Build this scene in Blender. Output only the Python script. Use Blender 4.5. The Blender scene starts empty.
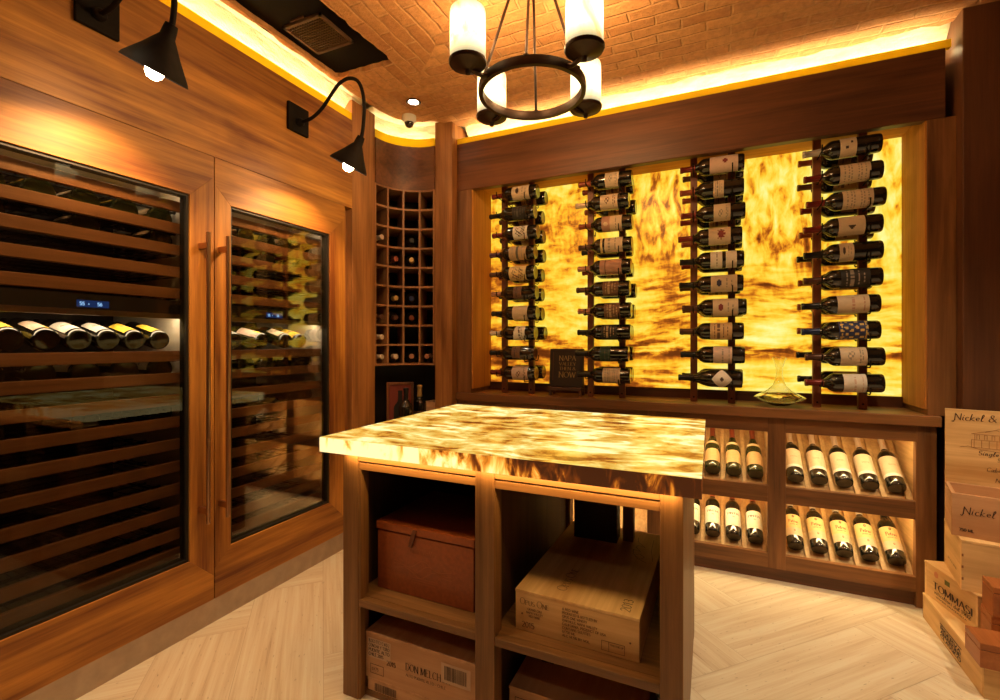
import bpy, bmesh, math, random
from mathutils import Vector, Matrix
random.seed(7)
C = bpy.context.scene.collection
PI = math.pi
sin, cos, rad = math.sin, math.cos, math.radians

# ------------------------------------------------------------------ materials
def newmat(name):
    m = bpy.data.materials.new(name); m.use_nodes = True
    nt = m.node_tree; nt.nodes.clear()
    out = nt.nodes.new('ShaderNodeOutputMaterial')
    return m, nt, out
def N(nt, typ, **kw):
    n = nt.nodes.new(typ)
    for k, v in kw.items():
        if k in n.inputs: n.inputs[k].default_value = v
        else: setattr(n, k, v)
    return n
def L(nt, a, b): nt.links.new(a, b)
def math_(nt, op, a, b=None, c=None, clamp=False):
    n = nt.nodes.new('ShaderNodeMath'); n.operation = op; n.use_clamp = clamp
    for i, v in enumerate((a, b, c)):
        if v is None: continue
        if isinstance(v, (int, float)): n.inputs[i].default_value = v
        else: L(nt, v, n.inputs[i])
    return n.outputs[0]
def ramp(nt, fac, stops, interp='LINEAR'):
    r = nt.nodes.new('ShaderNodeValToRGB'); r.color_ramp.interpolation = interp
    e = r.color_ramp.elements
    while len(e) < len(stops): e.new(0.5)
    for i, (p, c) in enumerate(stops):
        e[i].position = p; e[i].color = (c[0], c[1], c[2], 1)
    L(nt, fac, r.inputs[0]); return r.outputs[0]
def mapping(nt, src, scale=(1,1,1), rot=(0,0,0), loc=(0,0,0)):
    m = nt.nodes.new('ShaderNodeMapping')
    m.inputs['Scale'].default_value = scale; m.inputs['Rotation'].default_value = rot; m.inputs['Location'].default_value = loc
    L(nt, src, m.inputs[0]); return m.outputs[0]
def noise(nt, vec, scale=1.0, detail=5.0, rough=0.55, dist=0.0):
    n = N(nt, 'ShaderNodeTexNoise', Scale=scale, Detail=detail, Roughness=rough, Distortion=dist)
    L(nt, vec, n.inputs['Vector']); return n.outputs[0]
def mixc(nt, fac, a, b, blend='MIX'):
    n = nt.nodes.new('ShaderNodeMix'); n.data_type = 'RGBA'; n.blend_type = blend
    for i, v in ((0, fac), (6, a), (7, b)):
        if isinstance(v, (int, float)): n.inputs[i].default_value = v
        elif isinstance(v, tuple): n.inputs[i].default_value = (v[0], v[1], v[2], 1)
        else: L(nt, v, n.inputs[i])
    return n.outputs[2]
def bumpn(nt, h, strength=0.2, dist=0.002):
    b = N(nt, 'ShaderNodeBump', Strength=strength, Distance=dist); L(nt, h, b.inputs['Height']); return b.outputs[0]

def wood(name, dark, light, axis='x', rough=0.42, freq=26.0, bump=0.25, blot=0.35, coat=0.0):
    """grain runs along `axis` of the object's own coordinates"""
    m, nt, out = newmat(name)
    tc = nt.nodes.new('ShaderNodeTexCoord'); oi = nt.nodes.new('ShaderNodeObjectInfo')
    add = nt.nodes.new('ShaderNodeVectorMath'); add.operation = 'ADD'
    sc = nt.nodes.new('ShaderNodeVectorMath'); sc.operation = 'SCALE'
    comb = nt.nodes.new('ShaderNodeCombineXYZ')
    for i in range(3): L(nt, oi.outputs['Random'], comb.inputs[i])
    L(nt, comb.outputs[0], sc.inputs[0]); sc.inputs['Scale'].default_value = 17.0
    L(nt, tc.outputs['Object'], add.inputs[0]); L(nt, sc.outputs[0], add.inputs[1])
    i = 'xyz'.index(axis)
    s1 = [freq]*3; s1[i] = freq*0.05
    s2 = [freq*4.5]*3; s2[i] = freq*0.16
    s3 = [5.5]*3; s3[i] = 1.1
    g1 = noise(nt, mapping(nt, add.outputs[0], s1), 1, 6, .6, .6)
    g2 = noise(nt, mapping(nt, add.outputs[0], s2), 1, 3, .7)
    g3 = noise(nt, mapping(nt, add.outputs[0], s3), 1, 4, .5, .8)
    v = math_(nt, 'ADD', math_(nt, 'MULTIPLY', g1, .5), math_(nt, 'MULTIPLY', g2, .28))
    v = math_(nt, 'ADD', v, math_(nt, 'MULTIPLY', g3, blot))
    mid = 0.39 + 0.5*blot
    col = ramp(nt, v, [(mid-.17, dark), (mid, tuple((a+b)/2 for a, b in zip(dark, light))), (mid+.15, light)])
    p = nt.nodes.new('ShaderNodeBsdfPrincipled')
    L(nt, col, p.inputs['Base Color']); p.inputs['Roughness'].default_value = rough
    p.inputs['Coat Weight'].default_value = coat
    L(nt, bumpn(nt, math_(nt, 'ADD', g2, g1), bump, .0012), p.inputs['Normal'])
    L(nt, p.outputs[0], out.inputs[0]); return m
def wood3(name, *a, **k):
    return {ax: wood(name+'_'+ax, *a, axis=ax, **k) for ax in 'xyz'}
def plain(name, col, rough=0.5, metal=0.0, spec=0.5, vary=0.0, scale=40.0, coat=0.0):
    m, nt, out = newmat(name)
    p = nt.nodes.new('ShaderNodeBsdfPrincipled')
    p.inputs['Roughness'].default_value = rough; p.inputs['Metallic'].default_value = metal
    p.inputs['Specular IOR Level'].default_value = spec; p.inputs['Coat Weight'].default_value = coat
    tc = nt.nodes.new('ShaderNodeTexCoord')
    n = noise(nt, tc.outputs['Object'], scale, 4)
    v = max(vary, 0.04)
    c = ramp(nt, n, [(.3, tuple(x*(1-v) for x in col)), (.7, tuple(min(1, x*(1+v)) for x in col))])
    L(nt, c, p.inputs['Base Color']); L(nt, p.outputs[0], out.inputs[0]); return m
def emit(name, col, strength, base=None):
    m, nt, out = newmat(name)
    e = N(nt, 'ShaderNodeEmission', Strength=strength); e.inputs[0].default_value = (*col, 1)
    L(nt, e.outputs[0], out.inputs[0]); return m

TEAK = wood3('teak', (.17, .046, .007), (.66, .29, .045), rough=.5, freq=15, blot=.6, bump=.2)
TEAKD = wood3('teak_recess_shade', (.20, .072, .02), (.36, .145, .045), rough=.4, freq=22, blot=.4)  # darker teak copy; shade of the recess put into the colour
RUST = wood3('rustic_oak', (.09, .034, .010), (.31, .13, .040), rough=.5, freq=18, blot=.55, bump=.4)
BEAM = wood3('dark_beam_oak', (.05, .016, .006), (.19, .068, .024), rough=.45, freq=15, blot=.5, bump=.4)
PILL = wood3('pillar_oak', (.15, .052, .013), (.48, .21, .06), rough=.5, freq=17, blot=.6, bump=.35)
POSTD = wood3('corner_post_oak', (.07, .024, .009), (.15, .056, .02), rough=.5, freq=17, blot=.5, bump=.35)
ISL = wood3('island_oak', (.11, .045, .013), (.33, .155, .05), rough=.45, freq=26, blot=.35, bump=.35)
INNER = wood3('island_inner_dark', (.035, .015, .006), (.11, .05, .018), rough=.6, freq=26, blot=.35)  # island wood darkened, cubby shade put into its colour
NICHE = wood3('niche_oak', (.38, .14, .02), (.68, .29, .05), rough=.85, freq=24, blot=.4)
SLAT = wood3('display_board_oak', (.36, .20, .07), (.74, .48, .21), rough=.5, freq=26, blot=.35)
GRID = wood3('rack_grid_oak', (.20, .08, .028), (.42, .20, .08), rough=.5, freq=24, blot=.3)
FSH = wood3('fridge_shelf_beech', (.20, .088, .036), (.36, .175, .078), rough=.45, freq=24, blot=.3, bump=.1)
PINE = wood3('case_pine', (.54, .29, .10), (.86, .58, .27), rough=.6, freq=12, blot=.7, bump=.15)
PINK = wood3('case_pine_reddish', (.46, .225, .10), (.66, .38, .20), rough=.6, freq=12, blot=.6, bump=.15)
ORNG = wood3('cigar_box_cedar', (.30, .085, .02), (.48, .165, .045), rough=.42, freq=30, blot=.3, bump=.12)
COPP = wood3('rack_post_wood', (.16, .045, .018), (.30, .095, .035), rough=.45, freq=26, blot=.4)
LEATH = plain('tan_leather', (.26, .062, .016), .42, vary=.18, scale=60, coat=.1)
INKD = plain('printed_ink', (.06, .03, .02), .6)
INKB = plain('burnt_brown_ink', (.33, .13, .05), .6)
INKG = plain('printed_ink_faded', (.16, .075, .035), .6)
PAPER = plain('sticker_paper', (.62, .42, .27), .6)
BLACK = plain('near_black', (.006, .004, .003), .6)  # near black for the rack back, silhouette and box seams
DKBR = plain('dark_brown_panel', (.03, .014, .008), .5)
IRON = plain('bronze_iron', (.045, .022, .012), .38, metal=.55, vary=.3, scale=25)
IRONK = plain('black_lamp_iron', (.008, .005, .004), .7, spec=.2, metal=0, vary=.3, scale=30)
STEEL = plain('brushed_steel', (.42, .35, .30), .28, metal=1.0, vary=.1, scale=20)
HAND = plain('bronze_handle', (.50, .30, .17), .3, metal=1.0, vary=.05, scale=20)
LINER = plain('fridge_liner_white', (.75, .70, .62), .5)
LINERD = plain('fridge_liner_black', (.012, .01, .008), .5)
WHITE = plain('white_plastic', (.72, .66, .58), .4)
CAMLENS = plain('camera_dome_dark', (.02, .015, .012), .1, coat=1)
GLASSB = plain('bottle_glass_dark', (.010, .009, .006), .07, spec=.7, coat=.4)
GLASSG = plain('bottle_glass_green', (.030, .032, .008), .08, spec=.7, coat=.4)
def m_trim():
    m, nt, out = newmat('ochre_translucent_trim')
    d = nt.nodes.new('ShaderNodeBsdfDiffuse'); d.inputs[0].default_value = (.80, .60, .04, 1)
    t = nt.nodes.new('ShaderNodeBsdfTranslucent'); t.inputs[0].default_value = (.85, .66, .04, 1)
    mx = nt.nodes.new('ShaderNodeMixShader'); mx.inputs[0].default_value = .35
    L(nt, d.outputs[0], mx.inputs[1]); L(nt, t.outputs[0], mx.inputs[2]); L(nt, mx.outputs[0], out.inputs[0]); return m
YELTRIM = m_trim()
MUSTARD = YELTRIM
PLASTER = plain('cove_plaster', (.86, .74, .50), .8, vary=.12, scale=14)
FABR = plain('ac_panel_dark', (.005, .003, .002), .8, spec=.15)
GRILLE = plain('ac_grille_metal', (.12, .06, .03), .5, metal=.3)
BULB = emit('bulb_glow', (1, .78, .5), 60)
DLENS = emit('downlight_lens', (1, .84, .62), 60)
LEDW = emit('led_strip_warm', (1, .76, .40), 40)
LEDC = emit('led_strip_display', (1, .72, .32), 50)
LEDF = emit('led_strip_fridge', (1, .82, .60), 16)
LEDI = emit('added_island_glow', (1, .62, .22), 14)  # glow material for the added rail lamp, unused
BLUE = emit('display_digits', (.25, .5, 1), 2.2)
BLUEB = emit('display_backlight', (.02, .05, .22), .8)

def m_shade():
    m, nt, out = newmat('alabaster_shade')
    g = nt.nodes.new('ShaderNodeNewGeometry')
    n = noise(nt, mapping(nt, g.outputs[0], (7, 7, 5)), 1, 5, .6, 2.0)
    c = ramp(nt, n, [(.34, (1, .56, .18)), (.46, (1, .74, .34)), (.7, (1, .84, .48))])
    sp = nt.nodes.new('ShaderNodeSeparateXYZ'); L(nt, g.outputs[0], sp.inputs[0])
    d = math_(nt, 'ABSOLUTE', math_(nt, 'SUBTRACT', sp.outputs[2], 2.262))      # the bulb sits at mid height
    mr = N(nt, 'ShaderNodeMapRange', interpolation_type='SMOOTHSTEP'); L(nt, d, mr.inputs[0])
    for i, v in ((1, .02), (2, .10), (3, SHADE_E*1.5), (4, SHADE_E*.28)): mr.inputs[i].default_value = v
    e = nt.nodes.new('ShaderNodeEmission'); L(nt, c, e.inputs[0]); L(nt, mr.outputs[0], e.inputs[1])
    L(nt, e.outputs[0], out.inputs[0]); return m
SHADE_E = 2.4
SHADE = m_shade()

def m_onyx():
    m, nt, out = newmat('backlit_onyx')
    g = nt.nodes.new('ShaderNodeNewGeometry'); pos = g.outputs['Position']
    sep = nt.nodes.new('ShaderNodeSeparateXYZ'); L(nt, pos, sep.inputs[0])
    wv = N(nt, 'ShaderNodeTexNoise', Scale=2.2, Detail=3.0); L(nt, pos, wv.inputs['Vector'])
    sub = nt.nodes.new('ShaderNodeVectorMath'); sub.operation = 'MULTIPLY_ADD'
    L(nt, wv.outputs[1], sub.inputs[0]); sub.inputs[1].default_value = (.10, 0, .10); L(nt, pos, sub.inputs[2])
    wp = sub.outputs[0]
    A = noise(nt, mapping(nt, wp, (19, 1, 7.5), (0, rad(12), 0)), 1, 4, .55, .35)
    B = noise(nt, mapping(nt, wp, (4.2, 1, 20)), 1, 5, .58, .3)
    D = noise(nt, mapping(nt, wp, (7.0, 1, 15), (0, rad(35), 0)), 1, 4, .6, .4)
    big = noise(nt, mapping(nt, pos, (1.7, 1, 1.5), loc=(3.1, 0, 1.2)), 1, 2, .5)
    mz = N(nt, 'ShaderNodeMapRange', interpolation_type='SMOOTHSTEP'); L(nt, math_(nt, 'ADD', sep.outputs[2], math_(nt, 'MULTIPLY', sep.outputs[0], .12)), mz.inputs[0])
    mz.inputs[1].default_value = 1.45; mz.inputs[2].default_value = 1.85
    mx = N(nt, 'ShaderNodeMapRange', interpolation_type='SMOOTHSTEP'); L(nt, sep.outputs[0], mx.inputs[0])
    mx.inputs[1].default_value = -.15; mx.inputs[2].default_value = -.75
    v = math_(nt, 'ADD', math_(nt, 'MULTIPLY', A, mz.outputs[0]), math_(nt, 'MULTIPLY', B, math_(nt, 'SUBTRACT', 1.0, mz.outputs[0])))
    k = math_(nt, 'MULTIPLY', mx.outputs[0], .55)
    v = math_(nt, 'ADD', math_(nt, 'MULTIPLY', v, math_(nt, 'SUBTRACT', 1.0, k)), math_(nt, 'MULTIPLY', D, k))
    # dark wavy seams near the bottom
    wav = math_(nt, 'ADD', sep.outputs[2], math_(nt, 'MULTIPLY', math_(nt, 'SUBTRACT', B, .5), .16))
    s1 = N(nt, 'ShaderNodeMapRange', interpolation_type='SMOOTHSTEP'); L(nt, math_(nt, 'ABSOLUTE', math_(nt, 'SUBTRACT', wav, 1.13)), s1.inputs[0])
    s1.inputs[1].default_value = 0; s1.inputs[2].default_value = .06; s1.inputs[3].default_value = .17; s1.inputs[4].default_value = 0
    v = math_(nt, 'SUBTRACT', v, s1.outputs[0])
    v = math_(nt, 'ADD', v, math_(nt, 'MULTIPLY', math_(nt, 'SUBTRACT', big, .44), .62))
    v = math_(nt, 'ADD', v, math_(nt, 'MULTIPLY', math_(nt, 'SUBTRACT', sep.outputs[0], .25), .05))
    fine = noise(nt, mapping(nt, wp, (40, 1, 22), (0, rad(20), 0)), 1, 4, .6)
    v = math_(nt, 'ADD', v, math_(nt, 'MULTIPLY', math_(nt, 'SUBTRACT', fine, .5), .16))
    col = ramp(nt, v, [(.31, (.12, .025, .003)), (.38, (.42, .10, .007)), (.435, (.86, .30, .014)), (.475, (1, .50, .02)), (.53, (1, .66, .045)), (.61, (1, .77, .11)), (.78, (1, .90, .34))])
    st = N(nt, 'ShaderNodeMapRange'); L(nt, v, st.inputs[0])
    st.inputs[1].default_value = .45; st.inputs[2].default_value = .8; st.inputs[3].default_value = 1.0; st.inputs[4].default_value = 1.2
    p = nt.nodes.new('ShaderNodeBsdfPrincipled'); p.inputs['Base Color'].default_value = (.15, .07, .02, 1); p.inputs['Roughness'].default_value = .3; p.inputs['Specular IOR Level'].default_value = .3
    L(nt, col, p.inputs['Emission Color']); L(nt, math_(nt, 'MULTIPLY', st.outputs[0], ONYX_E), p.inputs['Emission Strength'])
    L(nt, p.outputs[0], out.inputs[0]); return m
ONYX_E = .95
ONYX = m_onyx()

def m_table(edge=False):
    m, nt, out = newmat('backlit_onyx_edge' if edge else 'backlit_onyx_top')
    g = nt.nodes.new('ShaderNodeNewGeometry'); pos = g.outputs['Position']
    sep = nt.nodes.new('ShaderNodeSeparateXYZ'); L(nt, pos, sep.inputs[0])
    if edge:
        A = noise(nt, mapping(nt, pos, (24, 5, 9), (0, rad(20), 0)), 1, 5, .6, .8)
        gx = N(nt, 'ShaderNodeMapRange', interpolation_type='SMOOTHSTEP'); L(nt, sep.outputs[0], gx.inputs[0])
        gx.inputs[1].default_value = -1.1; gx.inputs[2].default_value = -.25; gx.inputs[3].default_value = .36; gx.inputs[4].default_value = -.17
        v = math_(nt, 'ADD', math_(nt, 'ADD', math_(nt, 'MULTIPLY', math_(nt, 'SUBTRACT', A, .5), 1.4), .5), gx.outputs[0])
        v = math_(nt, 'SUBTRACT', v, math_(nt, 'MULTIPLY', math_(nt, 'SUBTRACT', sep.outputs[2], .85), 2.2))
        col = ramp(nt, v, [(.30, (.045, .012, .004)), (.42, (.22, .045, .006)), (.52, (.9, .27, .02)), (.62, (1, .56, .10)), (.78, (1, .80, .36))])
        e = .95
    else:
        w = N(nt, 'ShaderNodeTexNoise', Scale=2.5, Detail=3.0); L(nt, pos, w.inputs['Vector'])
        sub = nt.nodes.new('ShaderNodeVectorMath'); sub.operation = 'MULTIPLY_ADD'
        L(nt, w.outputs[1], sub.inputs[0]); sub.inputs[1].default_value = (.14, .14, 0); L(nt, pos, sub.inputs[2])
        A = noise(nt, mapping(nt, sub.outputs[0], (7.5, 9.5, 1), (0, 0, rad(-30))), 1, 5, .56, .5)
        B = noise(nt, mapping(nt, sub.outputs[0], (2.2, 9, 1), (0, 0, rad(42)), (4, 2, 0)), 1, 4, .5, .4)
        F = noise(nt, mapping(nt, sub.outputs[0], (22, 26, 1), (0, 0, rad(-12))), 1, 4, .6, .3)
        R1 = noise(nt, mapping(nt, sub.outputs[0], (1.6, 5.5, 1), (0, 0, rad(-40)), (1, 7, 0)), 1, 2, .5)
        R2 = noise(nt, mapping(nt, sub.outputs[0], (1.6, 5.5, 1), (0, 0, rad(30)), (9, 3, 0)), 1, 2, .5)
        def ridge(x): return math_(nt, 'MULTIPLY', math_(nt, 'SUBTRACT', .035, math_(nt, 'ABSOLUTE', math_(nt, 'SUBTRACT', x, .5)), clamp=True), 3.2)
        v = math_(nt, 'ADD', math_(nt, 'MULTIPLY', A, .66), math_(nt, 'MULTIPLY', B, .40))
        v = math_(nt, 'ADD', v, math_(nt, 'MULTIPLY', math_(nt, 'SUBTRACT', F, .5), .26))
        v = math_(nt, 'SUBTRACT', math_(nt, 'ADD', v, math_(nt, 'ADD', ridge(R1), ridge(R2))), .030)
        col = ramp(nt, v, [(.36, (.22, .055, .006)), (.42, (.52, .18, .016)), (.465, (.86, .42, .05)), (.51, (.95, .60, .11)), (.56, (1, .72, .18)), (.65, (1, .88, .42))])
        e = .86
    p = nt.nodes.new('ShaderNodeBsdfPrincipled'); p.inputs['Base Color'].default_value = (.12, .06, .02, 1); p.inputs['Roughness'].default_value = .14; p.inputs['Specular IOR Level'].default_value = .25
    L(nt, col, p.inputs['Emission Color'])
    st = N(nt, 'ShaderNodeMapRange'); L(nt, v, st.inputs[0])
    st.inputs[1].default_value = .52; st.inputs[2].default_value = .66; st.inputs[3].default_value = e; st.inputs[4].default_value = e*1.5
    L(nt, st.outputs[0], p.inputs['Emission Strength'])
    L(nt, p.outputs[0], out.inputs[0]); return m
TTOP, TEDGE = m_table(), m_table(True)

def m_brick():
    m, nt, out = newmat('limewashed_brick_ceiling')
    g = nt.nodes.new('ShaderNodeNewGeometry'); pos = g.outputs['Position']
    sep = nt.nodes.new('ShaderNodeSeparateXYZ'); L(nt, pos, sep.inputs[0])
    x, y = sep.outputs[0], sep.outputs[1]
    wob = noise(nt, pos, 2.2, 2, .5)
    dl = math_(nt, 'ADD', math_(nt, 'ADD', x, 2.05), math_(nt, 'MULTIPLY', math_(nt, 'SUBTRACT', wob, .5), .25))
    db = math_(nt, 'SUBTRACT', 2.75, y)
    dr = math_(nt, 'SUBTRACT', 1.15, x)
    side = math_(nt, 'LESS_THAN', math_(nt, 'MINIMUM', dl, dr), db)      # 1: courses run along Y
    a = nt.nodes.new('ShaderNodeCombineXYZ'); L(nt, x, a.inputs[0]); L(nt, y, a.inputs[1])
    b = nt.nodes.new('ShaderNodeCombineXYZ'); L(nt, y, b.inputs[0]); L(nt, x, b.inputs[1])
    mv = nt.nodes.new('ShaderNodeMix'); mv.data_type = 'VECTOR'
    L(nt, side, mv.inputs[0]); L(nt, a.outputs[0], mv.inputs[4]); L(nt, b.outputs[0], mv.inputs[5])
    dn = N(nt, 'ShaderNodeTexNoise', Scale=7.0, Detail=3.0); L(nt, pos, dn.inputs['Vector'])
    ma = nt.nodes.new('ShaderNodeVectorMath'); ma.operation = 'MULTIPLY_ADD'
    L(nt, dn.outputs[1], ma.inputs[0]); ma.inputs[1].default_value = (.03, .03, 0); L(nt, mv.outputs[1], ma.inputs[2])
    br = nt.nodes.new('ShaderNodeTexBrick'); L(nt, ma.outputs[0], br.inputs['Vector'])
    br.inputs['Scale'].default_value = 1.0; br.inputs['Brick Width'].default_value = .21; br.inputs['Row Height'].default_value = .070
    br.inputs['Mortar Size'].default_value = .0075; br.inputs['Mortar Smooth'].default_value = .6; br.inputs['Bias'].default_value = 0
    br.inputs['Color1'].default_value = (.50, .20, .06, 1); br.inputs['Color2'].default_value = (.70, .34, .12, 1); br.inputs['Mortar'].default_value = (.66, .34, .13, 1)
    n1 = noise(nt, pos, 5, 6, .65); n2 = noise(nt, pos, 38, 5, .7)
    c = mixc(nt, math_(nt, 'MULTIPLY', n1, .45), br.outputs[0], (.62, .32, .13))
    c = mixc(nt, .6, c, ramp(nt, n2, [(.3, (.55, .5, .45)), (.6, (1, 1, 1))]), 'MULTIPLY')
    p = nt.nodes.new('ShaderNodeBsdfPrincipled'); p.inputs['Roughness'].default_value = .8
    L(nt, c, p.inputs['Base Color'])
    h = math_(nt, 'ADD', math_(nt, 'MULTIPLY', br.outputs[1], -.8), math_(nt, 'ADD', math_(nt, 'MULTIPLY', n1, .9), math_(nt, 'MULTIPLY', n2, .4)))
    L(nt, bumpn(nt, h, .8, .02), p.inputs['Normal']); L(nt, p.outputs[0], out.inputs[0]); return m
BRICK = m_brick()

def m_plaster():
    m, nt, out = newmat('rough_cove_plaster')
    g = nt.nodes.new('ShaderNodeNewGeometry')
    n1 = noise(nt, mapping(nt, g.outputs[0], (9, 9, 30)), 1, 6, .65)
    p = nt.nodes.new('ShaderNodeBsdfPrincipled'); p.inputs['Roughness'].default_value = .85
    L(nt, ramp(nt, n1, [(.3, (.70, .55, .34)), (.6, (.88, .78, .56))]), p.inputs['Base Color'])
    L(nt, bumpn(nt, n1, .8, .02), p.inputs['Normal']); L(nt, p.outputs[0], out.inputs[0]); return m
COVE = m_plaster()

def m_trav():
    m, nt, out = newmat('travertine')
    uv = nt.nodes.new('ShaderNodeUVMap')
    v = uv.outputs[0]
    a = noise(nt, mapping(nt, v, (1.3, 30, 1)), 1, 6, .62, .5)
    b = noise(nt, mapping(nt, v, (3, 110, 1)), 1, 4, .6, .2)
    big = noise(nt, mapping(nt, v, (.5, 3, 1)), 1, 3)
    s = math_(nt, 'ADD', math_(nt, 'MULTIPLY', a, .75), math_(nt, 'ADD', math_(nt, 'MULTIPLY', b, .30), math_(nt, 'MULTIPLY', big, .3)))
    s = math_(nt, 'SUBTRACT', s, .12)
    col = ramp(nt, s, [(.36, (.46, .33, .20)), (.43, (.66, .53, .37)), (.55, (.75, .64, .48)), (.68, (.82, .75, .60))])
    pit = ramp(nt, noise(nt, mapping(nt, v, (30, 120, 1)), 1, 2), [(.27, (.45, .38, .3)), (.33, (1, 1, 1))])
    col = mixc(nt, .7, col, pit, 'MULTIPLY')
    p = nt.nodes.new('ShaderNodeBsdfPrincipled'); p.inputs['Roughness'].default_value = .42
    L(nt, col, p.inputs['Base Color']); L(nt, bumpn(nt, a, .15, .002), p.inputs['Normal']); L(nt, p.outputs[0], out.inputs[0]); return m
TRAV = m_trav()
GROUT = plain('floor_grout', (.56, .44, .30), .7)

def m_pane():
    m, nt, out = newmat('tinted_fridge_glass')
    t = nt.nodes.new('ShaderNodeBsdfTransparent'); t.inputs[0].default_value = (.80, .76, .68, 1)
    gl = nt.nodes.new('ShaderNodeBsdfGlossy'); gl.inputs[0].default_value = (1, 1, 1, 1); gl.inputs['Roughness'].default_value = .015
    fr = N(nt, 'ShaderNodeFresnel', IOR=1.5)
    f = math_(nt, 'ADD', math_(nt, 'MULTIPLY', fr.outputs[0], .55), .0, clamp=True)
    mx = nt.nodes.new('ShaderNodeMixShader'); L(nt, f, mx.inputs[0]); L(nt, t.outputs[0], mx.inputs[1]); L(nt, gl.outputs[0], mx.inputs[2])
    L(nt, mx.outputs[0], out.inputs[0]); return m
PANE = m_pane()
def m_glass():
    m, nt, out = newmat('clear_decanter_glass')
    p = nt.nodes.new('ShaderNodeBsdfPrincipled'); p.inputs['Base Color'].default_value = (1, .97, .9, 1)
    p.inputs['Transmission Weight'].default_value = 1; p.inputs['Roughness'].default_value = .01; p.inputs['IOR'].default_value = 1.45
    L(nt, p.outputs[0], out.inputs[0]); return m
CLEAR = m_glass()

# ------------------------------------------------------------------ mesh builder
class MB:
    def __init__(s): s.v = []; s.f = []; s.mi = []; s.uv = None
    def add(s, vs, fs, mi=0):
        b = len(s.v); s.v += [Vector(p) for p in vs]; s.f += [tuple(b+i for i in f) for f in fs]; s.mi += [mi]*len(fs); return s
    def box(s, x0, x1, y0, y1, z0, z1, mi=0):
        vs = [(x, y, z) for z in (z0, z1) for y in (y0, y1) for x in (x0, x1)]
        return s.add(vs, [(0,2,3,1), (4,5,7,6), (0,1,5,4), (2,6,7,3), (0,4,6,2), (1,3,7,5)], mi)
    def prism(s, pts, axis, a, b, mi=0):
        """polygon pts in the two other axes, extruded along axis from a to b"""
        n = len(pts)
        def P(p, t): return {'x': (t, p[0], p[1]), 'y': (p[0], t, p[1]), 'z': (p[0], p[1], t)}[axis]
        vs = [P(p, a) for p in pts]+[P(p, b) for p in pts]
        fs = [tuple(range(n))[::-1], tuple(range(n, 2*n))]+[(i, (i+1) % n, n+(i+1) % n, n+i) for i in range(n)]
        return s.add(vs, fs, mi)
    def tube(s, pts, r, n=8, mi=0, caps=True):
        pts = [Vector(p) for p in pts]; rs = r if isinstance(r, (list, tuple)) else [r]*len(pts)
        up = None; rings = []
        for i, p in enumerate(pts):
            d = (pts[min(i+1, len(pts)-1)]-pts[max(i-1, 0)]).normalized()
            if up is None: up = d.orthogonal().normalized()
            up = (up-d*up.dot(d)).normalized(); w = d.cross(up)
            rings.append([p+(up*cos(2*PI*k/n)+w*sin(2*PI*k/n))*rs[i] for k in range(n)])
        vs = [q for rg in rings for q in rg]; fs = []
        for i in range(len(pts)-1):
            for k in range(n): fs.append((i*n+k, i*n+(k+1) % n, (i+1)*n+(k+1) % n, (i+1)*n+k))
        if caps: fs += [tuple(range(n))[::-1], tuple(range((len(pts)-1)*n, len(pts)*n))]
        return s.add(vs, fs, mi)
    def lathe(s, prof, n=20, M=None, mi=0, c=(0,0,0)):
        vs = []; fs = []; c = Vector(c)
        for r, z in prof:
            for k in range(n):
                p = Vector((r*cos(2*PI*k/n), r*sin(2*PI*k/n), z))+c
                vs.append(M @ p if M else p)
        for i in range(len(prof)-1):
            for k in range(n): fs.append((i*n+k, i*n+(k+1) % n, (i+1)*n+(k+1) % n, (i+1)*n+k))
        if prof[0][0] > 1e-6: fs.append(tuple(range(n))[::-1])
        if prof[-1][0] > 1e-6: fs.append(tuple(range((len(prof)-1)*n, len(prof)*n)))
        return s.add(vs, fs, mi)
    def build(s, name, mats, parent=None, bevel=0.0, smooth=0, local=False, origin=None):
        if not isinstance(mats, (list, tuple)): mats = [mats]
        if parent is not None and not local: off = Vector(parent['_o'])
        elif parent is not None: off = Vector((0, 0, 0))
        elif origin is not None: off = Vector(origin)
        elif local: off = Vector((0,0,0))
        else:
            xs = [v.x for v in s.v]; ys = [v.y for v in s.v]; zs = [v.z for v in s.v]
            off = Vector(((min(xs)+max(xs))/2, (min(ys)+max(ys))/2, min(zs)))
        me = bpy.data.meshes.new(name)
        me.from_pydata([tuple(v-off) for v in s.v], [], s.f); me.update()
        for m in mats: me.materials.append(m)
        me.polygons.foreach_set('material_index', s.mi)
        bm = bmesh.new(); bm.from_mesh(me)
        bmesh.ops.remove_doubles(bm, verts=bm.verts, dist=1e-6) if smooth else None
        bmesh.ops.recalc_face_normals(bm, faces=bm.faces)
        bm.to_mesh(me); bm.free()
        if smooth:
            me.polygons.foreach_set('use_smooth', [True]*len(me.polygons)); me.set_sharp_from_angle(angle=rad(smooth))
        o = bpy.data.objects.new(name, me); C.objects.link(o)
        if parent is not None: o.parent = parent
        else:
            o.location = off; o['_o'] = tuple(off)
        if bevel:
            b = o.modifiers.new('bevel', 'BEVEL'); b.width = bevel; b.segments = 2; b.limit_method = 'ANGLE'; b.angle_limit = rad(40)
        return o
def thing(name, label, cat, loc=(0,0,0), rz=0, group=None, rot=None):
    o = bpy.data.objects.new(name, None); C.objects.link(o); o.location = loc
    o.rotation_euler = rot if rot else (0, 0, rz); o.empty_display_size = .05
    o['_o'] = tuple(loc); return tag(o, label, cat, group)
def tag(o, label, cat, group=None, kind=None):
    o['label'] = label; o['category'] = cat
    if group: o['group'] = group
    if kind: o['kind'] = kind
    return o
def struct(o, label=None):
    o['kind'] = 'structure'
    if label: o['label'] = label
    return o

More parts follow.
